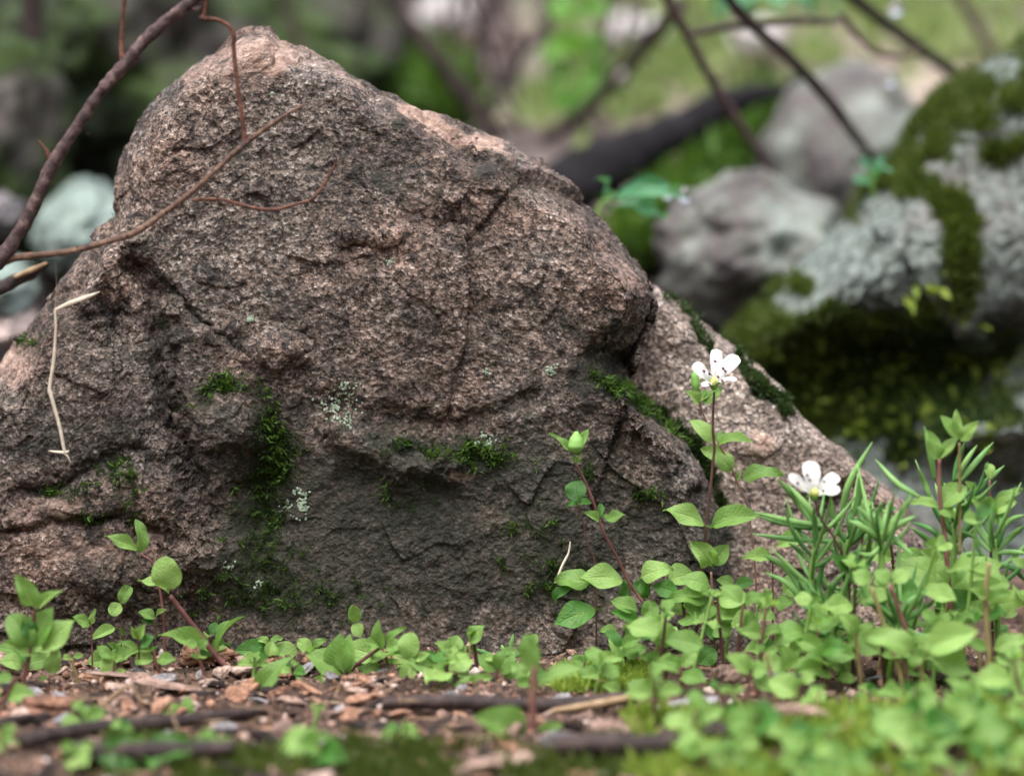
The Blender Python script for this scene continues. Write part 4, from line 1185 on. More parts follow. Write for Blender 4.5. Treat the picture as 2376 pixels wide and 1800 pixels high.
# ------------------------------------------------------------------ stonecrop with fleshy linear leaves
def fleshy(root, pts, rad, y, org=D_, sc=2.765, dys=None):
    dys = dys or [0] * len(pts)
    cp = [np.array(pv(*Q(org, *p, sc), y + d)) for p, d in zip(pts, dys)]
    if len(cp) == 2:
        mid = (cp[0] + cp[1]) / 2 + np.array([0, rnd.uniform(-.001, .001), rnd.uniform(.0003, .0012)])
        cp = [cp[0], mid, cp[1]]
    r0 = rad / sc * S
    me = tube_mesh('leaf', cp, [r0 * .55, r0 * .95, r0 * 1.05, r0 * 1.0, r0 * .75, r0 * .12], root.location, n=18, sides=10, flat=0.6)
    return add('leaf', me, M['sedum'], root)


SEDUM = [
    ('stonecrop shoot with long leaves reaching left toward the flower stem', -0.020, [(880, 2520), (860, 2300), (850, 2000), (880, 1800)],
     [((870, 1720), (760, 1560), (620, 1400)), ((900, 1720), (820, 1590), (690, 1440)), ((960, 1720), (700, 1680), (480, 1625)), ((960, 1740), (720, 1710), (490, 1650)), ((1030, 1815), (750, 1800), (465, 1765)),
      ((880, 1900), (870, 1720), (860, 1590)), ((850, 1960), (780, 1880), (700, 1820)), ((850, 2280), (700, 2090), (545, 2010)), ((860, 2250), (700, 2000), (540, 1900)), ((870, 2180), (900, 2050), (940, 1910)), ((930, 2200), (1000, 2080), (1065, 2005))]),
    ('stonecrop shoot with leaves curving up beside the lower flower', -0.016, [(1020, 2560), (1060, 2150), (1070, 1800)],
     [((1040, 1660), (1090, 1440), (1240, 1175)), ((1100, 1680), (1150, 1540), (1150, 1395)), ((1110, 1800), (1090, 1690), (1100, 1600)), ((1090, 1850), (1180, 1720), (1290, 1600)), ((1080, 1830), (1000, 1700), (970, 1520)), ((1090, 2000), (1200, 1900), (1230, 1750)), ((1080, 2120), (1180, 2140), (1290, 2230)), ((1080, 1900), (1180, 1880), (1320, 1860))]),
    ('thick bluish stonecrop rosette in the middle of the right clump', -0.030, [(1330, 2300), (1300, 1950), (1290, 1750)],
     [((1290, 1770), (1230, 1680), (1150, 1590)), ((1290, 1760), (1280, 1640), (1300, 1560)), ((1300, 1770), (1370, 1680), (1480, 1560)), ((1310, 1790), (1400, 1710), (1520, 1650)), ((1290, 1800), (1180, 1720), (1090, 1680)), ((1310, 1800), (1380, 1800), (1500, 1900)), ((1300, 1830), (1230, 1900), (1140, 1880)), ((1540, 1530), (1400, 1440), (1258, 1288))]),
    ('stonecrop shoot with upright needle leaves near the right tall plant', -0.012, [(1760, 2400), (1760, 1900), (1770, 1600)],
     [((1760, 1430), (1790, 1300), (1832, 1175)), ((1780, 1420), (1840, 1300), (1912, 1195)), ((1800, 1430), (1900, 1310), (2015, 1178)), ((1840, 1570), (1950, 1450), (2088, 1325)), ((1610, 1520), (1570, 1430), (1535, 1345)), ((1640, 1420), (1610, 1250), (1570, 1075)), ((1720, 1850), (1620, 1740), (1500, 1690)), ((1730, 1850), (1850, 1730), (1965, 1610)), ((1740, 1900), (1640, 1830), (1480, 1720)), ((1740, 1700), (1690, 1560), (1640, 1440)), ((1760, 1650), (1820, 1540), (1880, 1480))]),
    ('stonecrop shoot with spreading leaves cut by the right edge', -0.018, [(2050, 2500), (2040, 2100), (2020, 1800)],
     [((2010, 1870), (2000, 1740), (2010, 1570)), ((2030, 1870), (2120, 1790), (2215, 1710)), ((2020, 1890), (2120, 1880), (2240, 1890)), ((2000, 1880), (1900, 1790), (1790, 1740)), ((2040, 1850), (2070, 1720), (2050, 1560)), ((2000, 1960), (1900, 1900), (1800, 1900)), ((2030, 1950), (2150, 1990), (2230, 2080)), ((2040, 1780), (2120, 1680), (2230, 1640))]),
    ('low stonecrop shoot lying under the pale blurred leaves', -0.035, [(1330, 2600), (1400, 2400), (1420, 2300)],
     [((1420, 2320), (1300, 2230), (1180, 2210)), ((1430, 2310), (1560, 2250), (1650, 2180)), ((1420, 2300), (1380, 2200), (1390, 2100)), ((1420, 2340), (1250, 2480), (1080, 2510)), ((1430, 2360), (1560, 2420), (1680, 2390)), ((1420, 2300), (1480, 2200), (1600, 2120))]),
    ('low stonecrop shoot to the left, under the broad seedling', -0.028, [(1080, 2650), (1000, 2450), (980, 2300)],
     [((985, 2300), (900, 2250), (790, 2240)), ((985, 2300), (960, 2180), (970, 2080)), ((990, 2310), (1080, 2250), (1180, 2180)), ((990, 2380), (880, 2420), (780, 2430)), ((980, 2300), (900, 2180), (840, 2120)), ((990, 2350), (1100, 2370), (1190, 2300))]),
]
for lab, y, st, lv in SEDUM:
    base = pv(*Q(D_, *st[0]), y)
    root = thing('stonecrop_plant', base, lab, 'stonecrop')
    cp = [np.array(pv(*Q(D_, *p), y)) for p in st]
    cp[0][2] = min(cp[0][2], float(gz(cp[0][0], cp[0][1])) - .001)
    add('stem', tube_mesh('stem', cp, [.0009, .0009, .0006], base, n=18, sides=9), M['stem_green'], root)
    ax = spline(cp, 20)
    for q in range(13):
        a = q * 2.4 + len(lv)
        t0 = ax[rnd.randint(9, 19)]
        ln = rnd.uniform(.008, .017)
        d = np.array([math.cos(a) * .7, math.sin(a) * .7, rnd.uniform(.5, 1.5)]) * ln
        sag = np.array([math.cos(a), math.sin(a), -.6]) * rnd.uniform(0, .0022)
        me = tube_mesh('leaf', [t0, t0 + d * .5 + sag, t0 + d + sag * .6], [.0003, .0006, .0006, .00045, .0001], base, n=12, sides=8, flat=.6)
        add('leaf', me, M['sedum'], root)
    for L in lv:
        fleshy(root, L, rnd.uniform(15, 22), y, dys=[0, rnd.uniform(-.002, .002), rnd.uniform(-.006, .006)])
pt_ = thing('stonecrop_plant', pv(*Q(B_, 1080, 1000), -0.006), 'tiny bluish stonecrop shoot behind the central seedling row', 'stonecrop')
for L in ([(960, 890), (900, 870), (828, 838)], [(1060, 880), (1070, 810), (1082, 748)], [(1060, 890), (1020, 850), (1005, 815)], [(1075, 900), (1140, 870), (1180, 860)]):
    fleshy(pt_, L, 15, -0.006, B_)
add('stem', tube_mesh('stem', [pv(*Q(B_, 1050, 1120), -.006), pv(*Q(B_, 1040, 960), -.006), pv(*Q(B_, 1060, 880), -.006)], [.0005, .0005, .0004], pt_.location, n=10, sides=8), M['stem_pale'], pt_)

# ------------------------------------------------------------------ carpet of smaller seedlings
STEMS = []
for k in range(4):
    h = rnd.uniform(-.1, .1)
    me = tube_mesh('stem', [(0, 0, -0.15), (h * .3, 0, .3), (h, h * .5, .7), (h * 1.2, 0, 1)], [.05, .045, .035], n=10, sides=7)
    me.materials.append(M[('stem', 'stem_dark', 'stem_pale', 'stem_green')[k]])
    STEMS.append((me, Vector((h * 1.2, 0, 1))))


def sprout(x, y, h, ls, label, group, mat='leaf', npair=2, name='seedling', cat='seedling', kind=None):
    z = float(gz(x, y))
    root = thing(name, Vector((x, y, z)), label, cat, group)
    me, tip = rnd.choice(STEMS)
    lean = Vector((rnd.uniform(-.2, .2), rnd.uniform(-.2, .1), 0)) * h
    yaw = rnd.uniform(0, 6.28)
    sw = 0.0065
    m = Matrix.Rotation(yaw, 4, 'Z') @ Matrix.Diagonal((sw, sw, h, 1))
    m = Matrix(((1, 0, lean.x / h, 0), (0, 1, lean.y / h, 0), (0, 0, 1, 0), (0, 0, 0, 1))) @ Matrix.Diagonal((.012, .012, h, 1))
    o = add('stem', me, None, root)
    # a shear cannot live in an object transform: tilt instead
    tip_w = Vector((lean.x, lean.y, h))
    rot = Vector((0, 0, 1)).rotation_difference(tip_w.normalized()).to_matrix().to_4x4()
    o.matrix_basis = rot @ Matrix.Diagonal((.011, .011, tip_w.length, 1))
    top = root.location + (rot @ Matrix.Diagonal((.011, .011, tip_w.length, 1))) @ tip
    a0 = rnd.uniform(0, 6.28)
    for p in range(npair):
        t = 1.0 - 0.30 * p
        c = root.location.lerp(top, max(t, .25))
        sc = ls * (0.65 + 0.3 * p) * rnd.uniform(.7, 1.25)
        for q in (0, 1):
            a = a0 + p * 1.57 + q * 3.14 + rnd.uniform(-.3, .3)
            el = rnd.uniform(0.1, 0.75) if p == 0 else rnd.uniform(-.25, .4)
            d = Vector((math.cos(a) * math.cos(el), math.sin(a) * math.cos(el), math.sin(el)))
            nh = Vector((rnd.uniform(-.35, .35), -0.85 + rnd.uniform(-.3, .3), .6))
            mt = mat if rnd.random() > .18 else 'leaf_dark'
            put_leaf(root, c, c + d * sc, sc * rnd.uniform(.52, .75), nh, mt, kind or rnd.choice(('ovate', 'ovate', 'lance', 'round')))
    return root


RANKED = []


def region_points(n, x0, x1, y0, y1, ok, mind, seed):
    r = random.Random(seed)
    out = []
    tries = 0
    while len(out) < n and tries < n * 60:
        tries += 1
        x, y = r.uniform(x0, x1), r.uniform(y0, y1)
        if ok(x, y) and all((x - a) ** 2 + (y - b) ** 2 > mind ** 2 for a, b in out):
            out.append((x, y))
    return out


def seedling_field(n, x0, x1, y0, y1, mind, seed, hr, lr, label, group, ok=lambda x, y: True, **kw):
    for x, y in region_points(n, x0, x1, y0, y1, ok, mind, seed):
        n = rnd.choice((1, 2, 2, 3))
        h = rnd.uniform(*hr)
        look = ('low' if h < sum(hr) / 2 else 'tall') + ' ' + ('two', 'four', 'six')[n - 1] + '-leaved seedlings ' + label
        o = sprout(x, y, h, rnd.uniform(*lr), look, group, npair=n, **kw)
        RANKED.append(o)


seedling_field(28, 0.036, 0.135, -0.045, 0.002, 0.0085, 1, (.006, .026), (.0060, .0125), 'in the dense right patch', 'seedlings in the dense right patch')
seedling_field(9, 0.088, 0.138, -0.035, 0.012, 0.010, 7, (.024, .046), (.0085, .0125), 'at the right edge', 'tall shoots at the right edge')
seedling_field(12, 0.03, 0.135, -0.090, -0.045, 0.012, 2, (.004, .015), (.0060, .0120), 'in right foreground moss', 'seedlings in the right foreground')
seedling_field(9, -0.035, 0.03, -0.040, -0.004, 0.009, 3, (.005, .011), (.0065, .009), 'before the boulder', 'short seedlings before the boulder')
seedling_field(9, -0.135, -0.02, -0.135, -0.085, 0.012, 4, (.003, .007), (.0055, .0095), 'along the bottom left', 'seedlings along the bottom left')
seedling_field(12, -0.135, -0.05, -0.03, 0.006, 0.010, 5, (.004, .010), (.0055, .0075), 'at left rock foot', 'seedlings at the left rock foot')
seedling_field(34, 0.045, 0.132, -0.152, -0.088, 0.0085, 6, (.003, .010), (.0050, .0115), 'in the nearest moss', 'seedlings in the nearest moss')

# ------------------------------------------------------------------ loose chips, sticks, debris on the ground
CHIPS = {}
for mk in ('chip', 'chip_orange', 'chip_grey', 'wood_dark'):
    CHIPS[mk] = []
    for k in range(5):
        a = np.linspace(0, 2 * np.pi, 40, endpoint=False)
        b = np.linspace(-np.pi / 2, np.pi / 2, 22)
        A, B = np.meshgrid(a, b, indexing='ij')
        d = np.stack([np.cos(A) * np.cos(B), np.sin(A) * np.cos(B), np.sin(B)], -1)
        r = np.random.default_rng(k + 50)
        rad = np.full(A.shape, 1.0)
        for _ in range(9):
            nn = r.normal(size=3)
            nn /= np.linalg.norm(nn)
            dd = (d @ nn)
            rad = np.minimum(rad, np.where(dd > .05, r.uniform(.5, .8) / np.maximum(dd, .05), 9))
        rad = rad * (1 + .16 * fbm(d * 3.0 + k, 4, k, .65))
        v = d * rad[..., None] * np.array([1, .75, .5])
        me = np_mesh('chip', v, grid_quads(40, 22, True))
        me.materials.append(M[mk])
        CHIPS[mk].append(me)


def chip(x, y, size, mk, label, group, name='rock_chip', cat='chip', sc=(1, 1, 1), lift=0.25):
    o = bpy.data.objects.new(name, rnd.choice(CHIPS[mk]))
    COL.objects.link(o)
    o.location = (x, y, float(gz(x, y)) + size * lift)
    o.scale = [size * q * rnd.uniform(.8, 1.2) for q in sc]
    o.rotation_euler = (rnd.uniform(-.5, .5), rnd.uniform(-.4, .4), rnd.uniform(0, 6.28))
    if group:
        RANKED.append(o)
    return tag(o, label, cat, group)


for x, y in region_points(150, -0.140, -0.035, -0.080, 0.004, lambda x, y: True, 0.0046, 21):
    mk = rnd.choice(('chip', 'chip', 'chip_orange', 'chip_orange', 'chip_orange', 'chip_grey', 'wood_dark', 'wood_dark'))
    if mk == 'wood_dark':
        chip(x, y, rnd.uniform(.002, .0045), mk, 'dark bark flakes among the chips at lower left', 'bark flakes at lower left', 'bark_flake', 'bark', (1.4, .6, .5))
    else:
        nm = {'chip': 'pinkish granite chips at lower left', 'chip_orange': 'rusty orange granite chips at lower left', 'chip_grey': 'grey granite chips at lower left'}[mk]
        chip(x, y, rnd.uniform(.0018, .0048), mk, nm, {'chip': 'pinkish chips at lower left', 'chip_orange': 'rusty chips at lower left', 'chip_grey': 'grey chips at lower left'}[mk], sc=(1.25, 1, .7))
for x, y in region_points(80, -0.14, 0.06, -0.158, -0.078, lambda x, y: True, 0.0075, 22):
    mk = rnd.choice(('chip', 'chip_orange', 'chip_grey', 'wood_dark', 'wood_dark'))
    if mk == 'wood_dark':
        chip(x, y, rnd.uniform(.003, .007), mk, 'blurred dark bark flakes along the bottom', 'bark flakes in the foreground', 'bark_flake', 'bark', (1.4, .6, .5))
    else:
        chip(x, y, rnd.uniform(.003, .006), mk, 'blurred granite chips along the bottom', 'chips in the foreground', sc=(1.2, 1, .7))
for x, y in region_points(34, -0.05, 0.14, -0.07, 0.0, lambda x, y: True, 0.008, 23):
    chip(x, y, rnd.uniform(.002, .004), rnd.choice(('chip', 'chip_grey', 'chip_orange')), 'granite chips between the right seedlings', 'chips between the right seedlings', sc=(1.2, 1, .7))


ph_ = (1 + 5 ** .5) / 2
ICO = np.array([(-1, ph_, 0), (1, ph_, 0), (-1, -ph_, 0), (1, -ph_, 0), (0, -1, ph_), (0, 1, ph_), (0, -1, -ph_), (0, 1, -ph_), (ph_, 0, -1), (ph_, 0, 1), (-ph_, 0, -1), (-ph_, 0, 1)]) / 1.9
ICF = np.array([(0, 11, 5), (0, 5, 1), (0, 1, 7), (0, 7, 10), (0, 10, 11), (1, 5, 9), (5, 11, 4), (11, 10, 2), (10, 7, 6), (7, 1, 8), (3, 9, 4), (3, 4, 2), (3, 2, 6), (3, 6, 8), (3, 8, 9), (4, 9, 5), (2, 4, 11), (6, 2, 10), (8, 6, 7), (9, 8, 1)])


def gravel(name, n, x0, x1, y0, y1, label, seed, smin, smax):
    r = np.random.default_rng(seed)
    x, y = r.uniform(x0, x1, n), r.uniform(y0, y1, n)
    sz = smin + (smax - smin) * r.power(.6, n)[:, None, None] ** 2
    v = ICO[None] * (1 + r.uniform(-.5, .5, (n, 12, 1))) * sz * r.uniform(.35, 1.5, (n, 1, 3))
    v = v + np.stack([x, y, gz(x, y) + sz[:, 0, 0] * .4 + .0006], -1)[:, None]
    f = (ICF[None] + 12 * np.arange(n)[:, None, None]).reshape(-1, 3)
    me = np_mesh(name, v, f, smooth=False, attrs={'tone': np.repeat(r.uniform(0, 1, n), 12)})
    return tag(add(name, me, M['gravel']), label, 'gravel', None, 'stuff')


gv = NT('gravel')
M['gravel'] = gv.bsdf(gv.mix(1.0, gv.ramp(gv.attr('tone'), [(0.0, (0.03, 0.025, 0.022)), (0.25, (0.12, 0.075, 0.055)), (0.5, (0.36, 0.20, 0.14)), (0.75, (0.44, 0.29, 0.23)), (1.0, (0.55, 0.47, 0.44))]), gv.ramp(gv.noise(gv.coord(), 900, 4), [(0.3, 0.45), (0.7, 1.2)]), 'MULTIPLY'), 0.85, 0.25)
gravel('gravel', 5600, -0.30, -0.02, -0.20, 0.02, 'fine crumbled pink granite gravel at lower left', 3, .0003, .0012)
gravel('gravel', 4200, -0.02, 0.30, -0.20, 0.02, 'fine gravel and crumbs between the right hand plants', 4, .0004, .0016)


def at_ground(px, py):
    y = float(ground_y(py))
    p = P(px, py, y)
    return p[0], y


def big_chip(px, py, size, mk, label, name='rock_chip', cat='chip', sc=(1, 1, .7), lift=.25):
    x, y = at_ground(px, py)
    o = chip(x, y, size, mk, label, None, name, cat, sc, lift)
    o.rotation_euler = (rnd.uniform(-.15, .15), rnd.uniform(-.2, .2), rnd.uniform(-.35, .35))
    return o


big_chip(1690, 1600, .0068, 'chip', 'pale pinkish broken stone among seedlings at lower right', 'stone', 'stone', (1.2, .8, 1.0), .5)
big_chip(1815, 1600, .0062, 'chip_grey', 'dark speckled bark covered stone beside the pinkish stone', 'stone', 'stone', (1.3, .8, .8), .4)
big_chip(1600, 1650, .0070, 'chip_grey', 'low grey stone in front of the pinkish broken stone', 'stone', 'stone', (1.4, .8, .6), .3)
big_chip(1300, 1745, .0060, 'chip_grey', 'bluish grey blurred pebble at bottom centre', 'pebble', 'pebble', (1, .9, .8), .4)
big_chip(1150, 1795, .0075, 'chip', 'pale tan blurred stone cut by the bottom edge', 'stone', 'stone', (1.6, .8, .6), .3)
big_chip(1420, 1725, .0060, 'chip', 'pinkish blurred pebble right of the bluish pebble', 'pebble', 'pebble', (1.2, .8, .7), .4)
big_chip(1860, 1735, .0060, 'chip', 'pinkish stone sunk in the yellow moss at lower right', 'stone', 'stone', (1.6, .8, .6), .9)
big_chip(470, 1545, .0070, 'chip_orange', 'largest rusty chip at the foot of the leaning plant', 'rock_chip', 'chip', (1.7, .8, .8), .4)
big_chip(310, 1588, .0060, 'chip', 'flat pink chip under the dark stemmed seedling', 'rock_chip', 'chip', (1.8, .8, .4), .3)
big_chip(395, 1612, .0055, 'chip', 'flat rosy flake lying on a dark chip', 'rock_chip', 'chip', (1.7, .8, .45), .5)
big_chip(100, 1665, .0075, 'chip_orange', 'blurred tan orange stone near the left edge', 'rock_chip', 'chip', (1.4, .8, .7), .3)
big_chip(20, 1560, .0070, 'chip', 'pink chip at the left edge under the large leaves', 'rock_chip', 'chip', (1.3, .8, .9), .4)
big_chip(250, 1780, .0080, 'chip', 'blurred pink stone at the bottom left', 'stone', 'stone', (1.5, .7, .6), .4)
big_chip(2330, 1690, .0070, 'chip', 'pinkish blurred stone at the right edge', 'stone', 'stone', (1.4, .8, .7), .4)


def stick(name, label, pts_px, radii_px, mat, y=None, cat='stick', sides=14, rough=.12, parts=()):
    ys = [y if y is not None else float(ground_y(p[1])) for p in pts_px]
    if len(pts_px[0]) == 3:
        ys = [p[2] for p in pts_px]
    cp = [P(p[0], p[1], yy) for p, yy in zip(pts_px, ys)]
    if len(pts_px[0]) == 2 and (y is None or y < -.03):
        for c in cp:                        # lies on the soil, not in it
            c[2] = max(c[2], float(gz(c[0], c[1])) + 1.5 * max(radii_px) * S)
    k = [(yy - CAM[1]) / -CAM[1] * S for yy in ys]
    me = tube_mesh(name, cp, [r * kk for r, kk in zip(radii_px, np.interp(np.linspace(0, 1, len(radii_px)), np.linspace(0, 1, len(k)), k))], cp[0], n=14 * len(cp), sides=sides, rough=rough * radii_px[0] * S, freq=260, seed=len(pts_px))
    return tag(add(name, me, M[mat], loc=cp[0]), label, cat)


def qa(org, pts):
    return [Q(org, *p) for p in pts]


stick('fallen_stick', 'long dark brown stick lying across the bottom left foreground', qa(A_, [(150, 1540), (500, 1470), (900, 1410), (1250, 1365), (1700, 1290)]), [19, 19, 18, 17, 13], 'wood_dark', None)
stick('fallen_stick', 'dark brown stick with bare tan end lying at bottom centre', qa(B_, [(240, 1290), (700, 1280), (1100, 1275), (1450, 1235), (1880, 1150)]), [15, 17, 17, 18, 17], 'wood_dark', -0.062)
stick('fallen_stick', 'short bare tan wood splinter beside the brown stick at centre', qa(B_, [(1330, 1240), (1600, 1200), (1860, 1150)]), [6, 10, 9], 'wood_tan', -0.070)
stick('fallen_stick', 'blurred purplish dead twig at lower right rising toward the pinkish stone', qa(C_, [(300, 1750), (180, 1600), (200, 1450), (250, 1310)]), [24, 20, 16, 10], 'wood_dark', -0.115)
stick('fallen_stick', 'thick black rotten stick at the bottom edge', qa(A_, [(400, 1720), (700, 1640), (1100, 1620), (1500, 1660)]), [20, 26, 24, 18], 'wood_dark', -0.128)
stick('fallen_stick', 'blurred dark stick at bottom centre right', qa(B_, [(1350, 1640), (1700, 1580), (1950, 1560), (2150, 1620)]), [24, 30, 28, 20], 'wood_dark', -0.122)
stick('dry_stalk', 'thin tan dry stalk lying on the chips at lower left', qa(A_, [(655, 1205), (830, 1080), (900, 1170), (1000, 1280), (1140, 1355)]), [4, 4, 4, 5, 4], 'wood_tan', -0.058, 'stalk')
stick('dry_stalk', 'thin brown dry stalk among the right foreground leaves', qa(C_, [(1640, 1160), (1800, 1190), (1960, 1230)]), [4, 4, 3], 'bark_tan', -0.07, 'stalk')
stick('dry_stalk', 'thin pale dry fibre against the dark rock left of the leaf clump', qa(B_, [(1350, 420), (1400, 300), (1435, 230), (1447, 155)]), [3, 3, 2.5, 1.5], 'straw', 0.004, 'stalk')
stick('dry_stalk', 'dark flat piece of bark beside the central seedlings', qa(B_, [(90, 1070), (230, 1050), (350, 1065)]), [5, 9, 5], 'wood_dark', -0.03, 'bark')

# dry needles and fibres strewn over the soil
M['fibre'] = plain('dry_fibre', [(0.3, (0.07, 0.04, 0.025)), (0.5, (0.22, 0.14, 0.08)), (0.75, (0.42, 0.31, 0.2))], 130, 2, 0.7)
for nf, x0, x1, lab in ((480, -.25, -.01, 'dry needles and fibres scattered over the chips at left'), (380, -.01, .25, 'dry needles and fibres under the right hand plants')):
    rf = np.random.default_rng(nf)
    xf, yf_ = rf.uniform(x0, x1, nf), rf.uniform(-.15, .0, nf)
    blades('dry_needles', np.stack([xf, yf_, gz(xf, yf_) + .0018], -1), np.stack([rf.normal(size=nf), rf.normal(size=nf), 0 * xf], -1) * 3, 1, .011, .00028, M['fibre'], .25, lab, 'litter', nf, up=.1)
# foreground moss cushions
ps = region_points(1300, 0.030, 0.155, -0.165, -0.070, lambda x, y: float(fbm(np.array([x * 70, y * 70, 3.0]), 3, 5)) > .10, 0, 31)
a_ = np.array(ps)
gp_ = np.stack([a_[:, 0], a_[:, 1], gz(a_[:, 0], a_[:, 1])], -1)
blades('yellow_moss', gp_, np.tile([0, -.1, 1.0], (len(gp_), 1)), 7, 0.0055, 0.0008, M['moss_yellow'], 0.6, 'bright yellow green moss carpet in the right foreground', 'moss', 6)
ps = region_points(900, -0.10, 0.03, -0.155, -0.105, lambda x, y: float(perlin(np.array([x * 50, y * 50, 8.0]), 6)) > .0, 0, 32)
a_ = np.array(ps)
gp_ = np.stack([a_[:, 0], a_[:, 1], gz(a_[:, 0], a_[:, 1])], -1)
blades('ground_moss', gp_, np.tile([0, -.1, 1.0], (len(gp_), 1)), 6, 0.005, 0.0006, M['moss'], 0.7, 'blurred olive moss clump at bottom left of centre', 'moss', 7)
ps = region_points(350, 0.012, 0.036, -0.035, -0.012, lambda x, y: True, 0, 33)
a_ = np.array(ps)
gp_ = np.stack([a_[:, 0], a_[:, 1], gz(a_[:, 0], a_[:, 1])], -1)
blades('wet_moss', gp_, np.tile([0, -.1, 1.0], (len(gp_), 1)), 6, 0.004, 0.0006, M['moss_yellow'], 0.7, 'small wet bright moss cushion behind the tan stick end', 'moss', 8)

# ------------------------------------------------------------------ bare twig in the upper left
TW = (0, 0)
tw_y = -0.010
tb = pv(*Q(TW, -120, 1800), tw_y)
twig = thing('bare_twig', tb, 'bare reddish brown forked twig arching over the upper left', 'twig')


def twig_part(name, pts, radii, mat, ys=None, rough=.10, n=12):
    ys = ys or [tw_y] * len(pts)
    cp = [np.array(pv(*Q(TW, *p), yy)) for p, yy in zip(pts, ys)]
    rr = [r / 2.765 * S * 0.95 for r in radii]
    return add(name, tube_mesh(name, cp, rr, tb, n=n * len(cp), sides=12, rough=rough * max(rr), freq=330, seed=len(pts)), M[mat], twig)


twig_part('main_branch', [(-120, 1800), (60, 1590), (200, 1350), (340, 1060), (500, 800), (640, 600), (790, 430), (950, 240), (1200, 30), (1330, -90)], [50, 49, 44, 47, 40, 39, 47, 40, 44, 48], 'bark', None, .24)
twig_part('shoot', [(788, 420), (782, 300), (785, 180), (800, 0), (812, -120)], [22, 16, 14, 14, 13], 'bark_red')
twig_part('node', [(740, 470), (790, 425), (830, 400)], [18, 40, 14], 'bark')
twig_part('thorn_bud', [(345, 1050), (310, 990), (285, 950), (248, 903)], [26, 18, 11, 4], 'bark_red')
twig_part('side_shoot', [(1330, -90), (1318, 20), (1312, 90), (1305, 118), (1400, 130), (1470, 172), (1497, 220), (1500, 320), (1525, 560), (1560, 800), (1572, 920)], [14, 14, 14, 17, 13, 13, 16, 15, 14, 15, 20], 'bark_red')
twig_part('stub', [(1330, 118), (1290, 118), (1270, 108)], [13, 11, 5], 'bark')
twig_part('stub', [(1200, 40), (1250, 60), (1295, 50)], [22, 24, 12], 'bark')
twig_part('lower_branch', [(0, 1680), (120, 1650), (400, 1622), (650, 1562), (870, 1490), (1050, 1370), (1220, 1240), (1400, 1080), (1560, 935), (1760, 785), (1962, 665)], [34, 26, 22, 20, 22, 18, 18, 17, 21, 16, 8], 'bark_tan')
twig_part('node', [(1535, 960), (1568, 925), (1600, 905)], [16, 26, 12], 'bark')
twig_part('branchlet', [(1235, 1285), (1330, 1278), (1430, 1282), (1600, 1328), (1750, 1345), (1900, 1310), (2005, 1275), (2080, 1180), (2150, 1055), (2165, 1000)], [11, 12, 12, 11, 11, 10, 11, 9, 7, 5], 'bark_red')
for (x, y, dx, dy) in [(530, 740, -18, 6), (560, 855, 16, 8), (920, 250, -14, -10), (1010, 130, -10, -8), (440, 860, -16, -4), (180, 1370, -14, 4), (330, 1190, 16, 14), (650, 605, -8, -12)]:
    twig_part('spine', [(x, y), (x + dx, y + dy)], [7, 2], 'wood_dark', None, 0, 4)

bs = stick('broken_stick', 'broken stick with tan tip poking in at the left edge', [(*Q((0, 600), *p), -0.02) for p in [(-200, 260), (0, 190), (100, 140), (200, 100), (310, 30)]], [18, 17, 15, 13, 4], 'wood_dark', None, 'stick')
bs2 = add('bare_tip', tube_mesh('bare_tip', [P(*Q((0, 600), *p), -0.0218) for p in [(90, 120), (200, 75), (300, 28)]], [5 * S, 7 * S, 3 * S], bs.location, n=20, sides=10), M['wood_tan'], bs)

st_y = -0.008
sb = pv(*Q((0, 600), 415, 1240), st_y)
straw = thing('dry_straw', sb, 'pale dry grass straw hanging bent before the left rock', 'straw')


def straw_part(name, pts, radii, flat=1.0):
    cp = [np.array(pv(*Q((0, 600), *p), st_y)) for p in pts]
    add(name, tube_mesh(name, cp, [r / 2.765 * S for r in radii], sb, n=8 * len(cp), sides=8, flat=flat), M['straw'], straw)


straw_part('stalk', [(352, 335), (357, 450), (345, 650), (322, 800), (318, 850)], [6, 8, 11, 11, 13])
straw_part('stalk', [(318, 845), (350, 960), (385, 1090), (415, 1245)], [13, 11, 11, 10])
straw_part('leaf_sheath', [(348, 330), (450, 285), (560, 245), (640, 212)], [7, 15, 13, 2], .4)
straw_part('hook', [(312, 1232), (360, 1240), (415, 1243), (445, 1232)], [3, 9, 10, 3])
straw_part('hook', [(400, 1243), (435, 1270), (452, 1305)], [7, 5, 2])
straw_part('thread', [(352, 330), (362, 150), (355, 20)], [.8, .8, .8])

# ------------------------------------------------------------------ blurred background
def d2(*pts):
    return [(p[0] * K, p[1] * K) for p in pts]


stone('mossy_boulder', 250 * K, 200 * K, 0.43, 330, 340, 0.10, M['mossy_stone'], 'dark mossy boulder behind the twig at upper left', 3, 'boulder', .22)
stone('mossy_boulder', -40 * K, 330 * K, 0.33, 200, 300, 0.06, M['mossy_stone'], 'dark mossy boulder at the left edge behind the trunk', 8, 'boulder', .22)
stone('mossy_boulder', 650 * K, 150 * K, 0.52, 260, 190, 0.08, M['mossy_stone'], 'mossy rock just behind the boulder peak', 12, 'boulder', .25)
stone('mossy_boulder', 330 * K, 60 * K, 0.66, 560, 260, 0.10, M['mossy_stone'], 'farthest dark mossy boulder along the top left', 23, 'boulder', .25)
stone('lichen_stone', 185 * K, 500 * K, 0.27, 115, 110, 0.05, M['mint_stone'], 'pale mint lichen stone behind the lower branch at left', 4, 'stone', .15)
stone('lichen_stone', 15 * K, 625 * K, 0.22, 70, 70, 0.04, M['mint_stone'], 'small pale lichen stone at the left edge', 5, 'stone', .15)
stone('dusky_stone', 10 * K, 450 * K, 0.30, 60, 70, 0.04, M['purple_stone'], 'dusky pinkish stone at the left edge above the small lichen stone', 15, 'stone', .15)
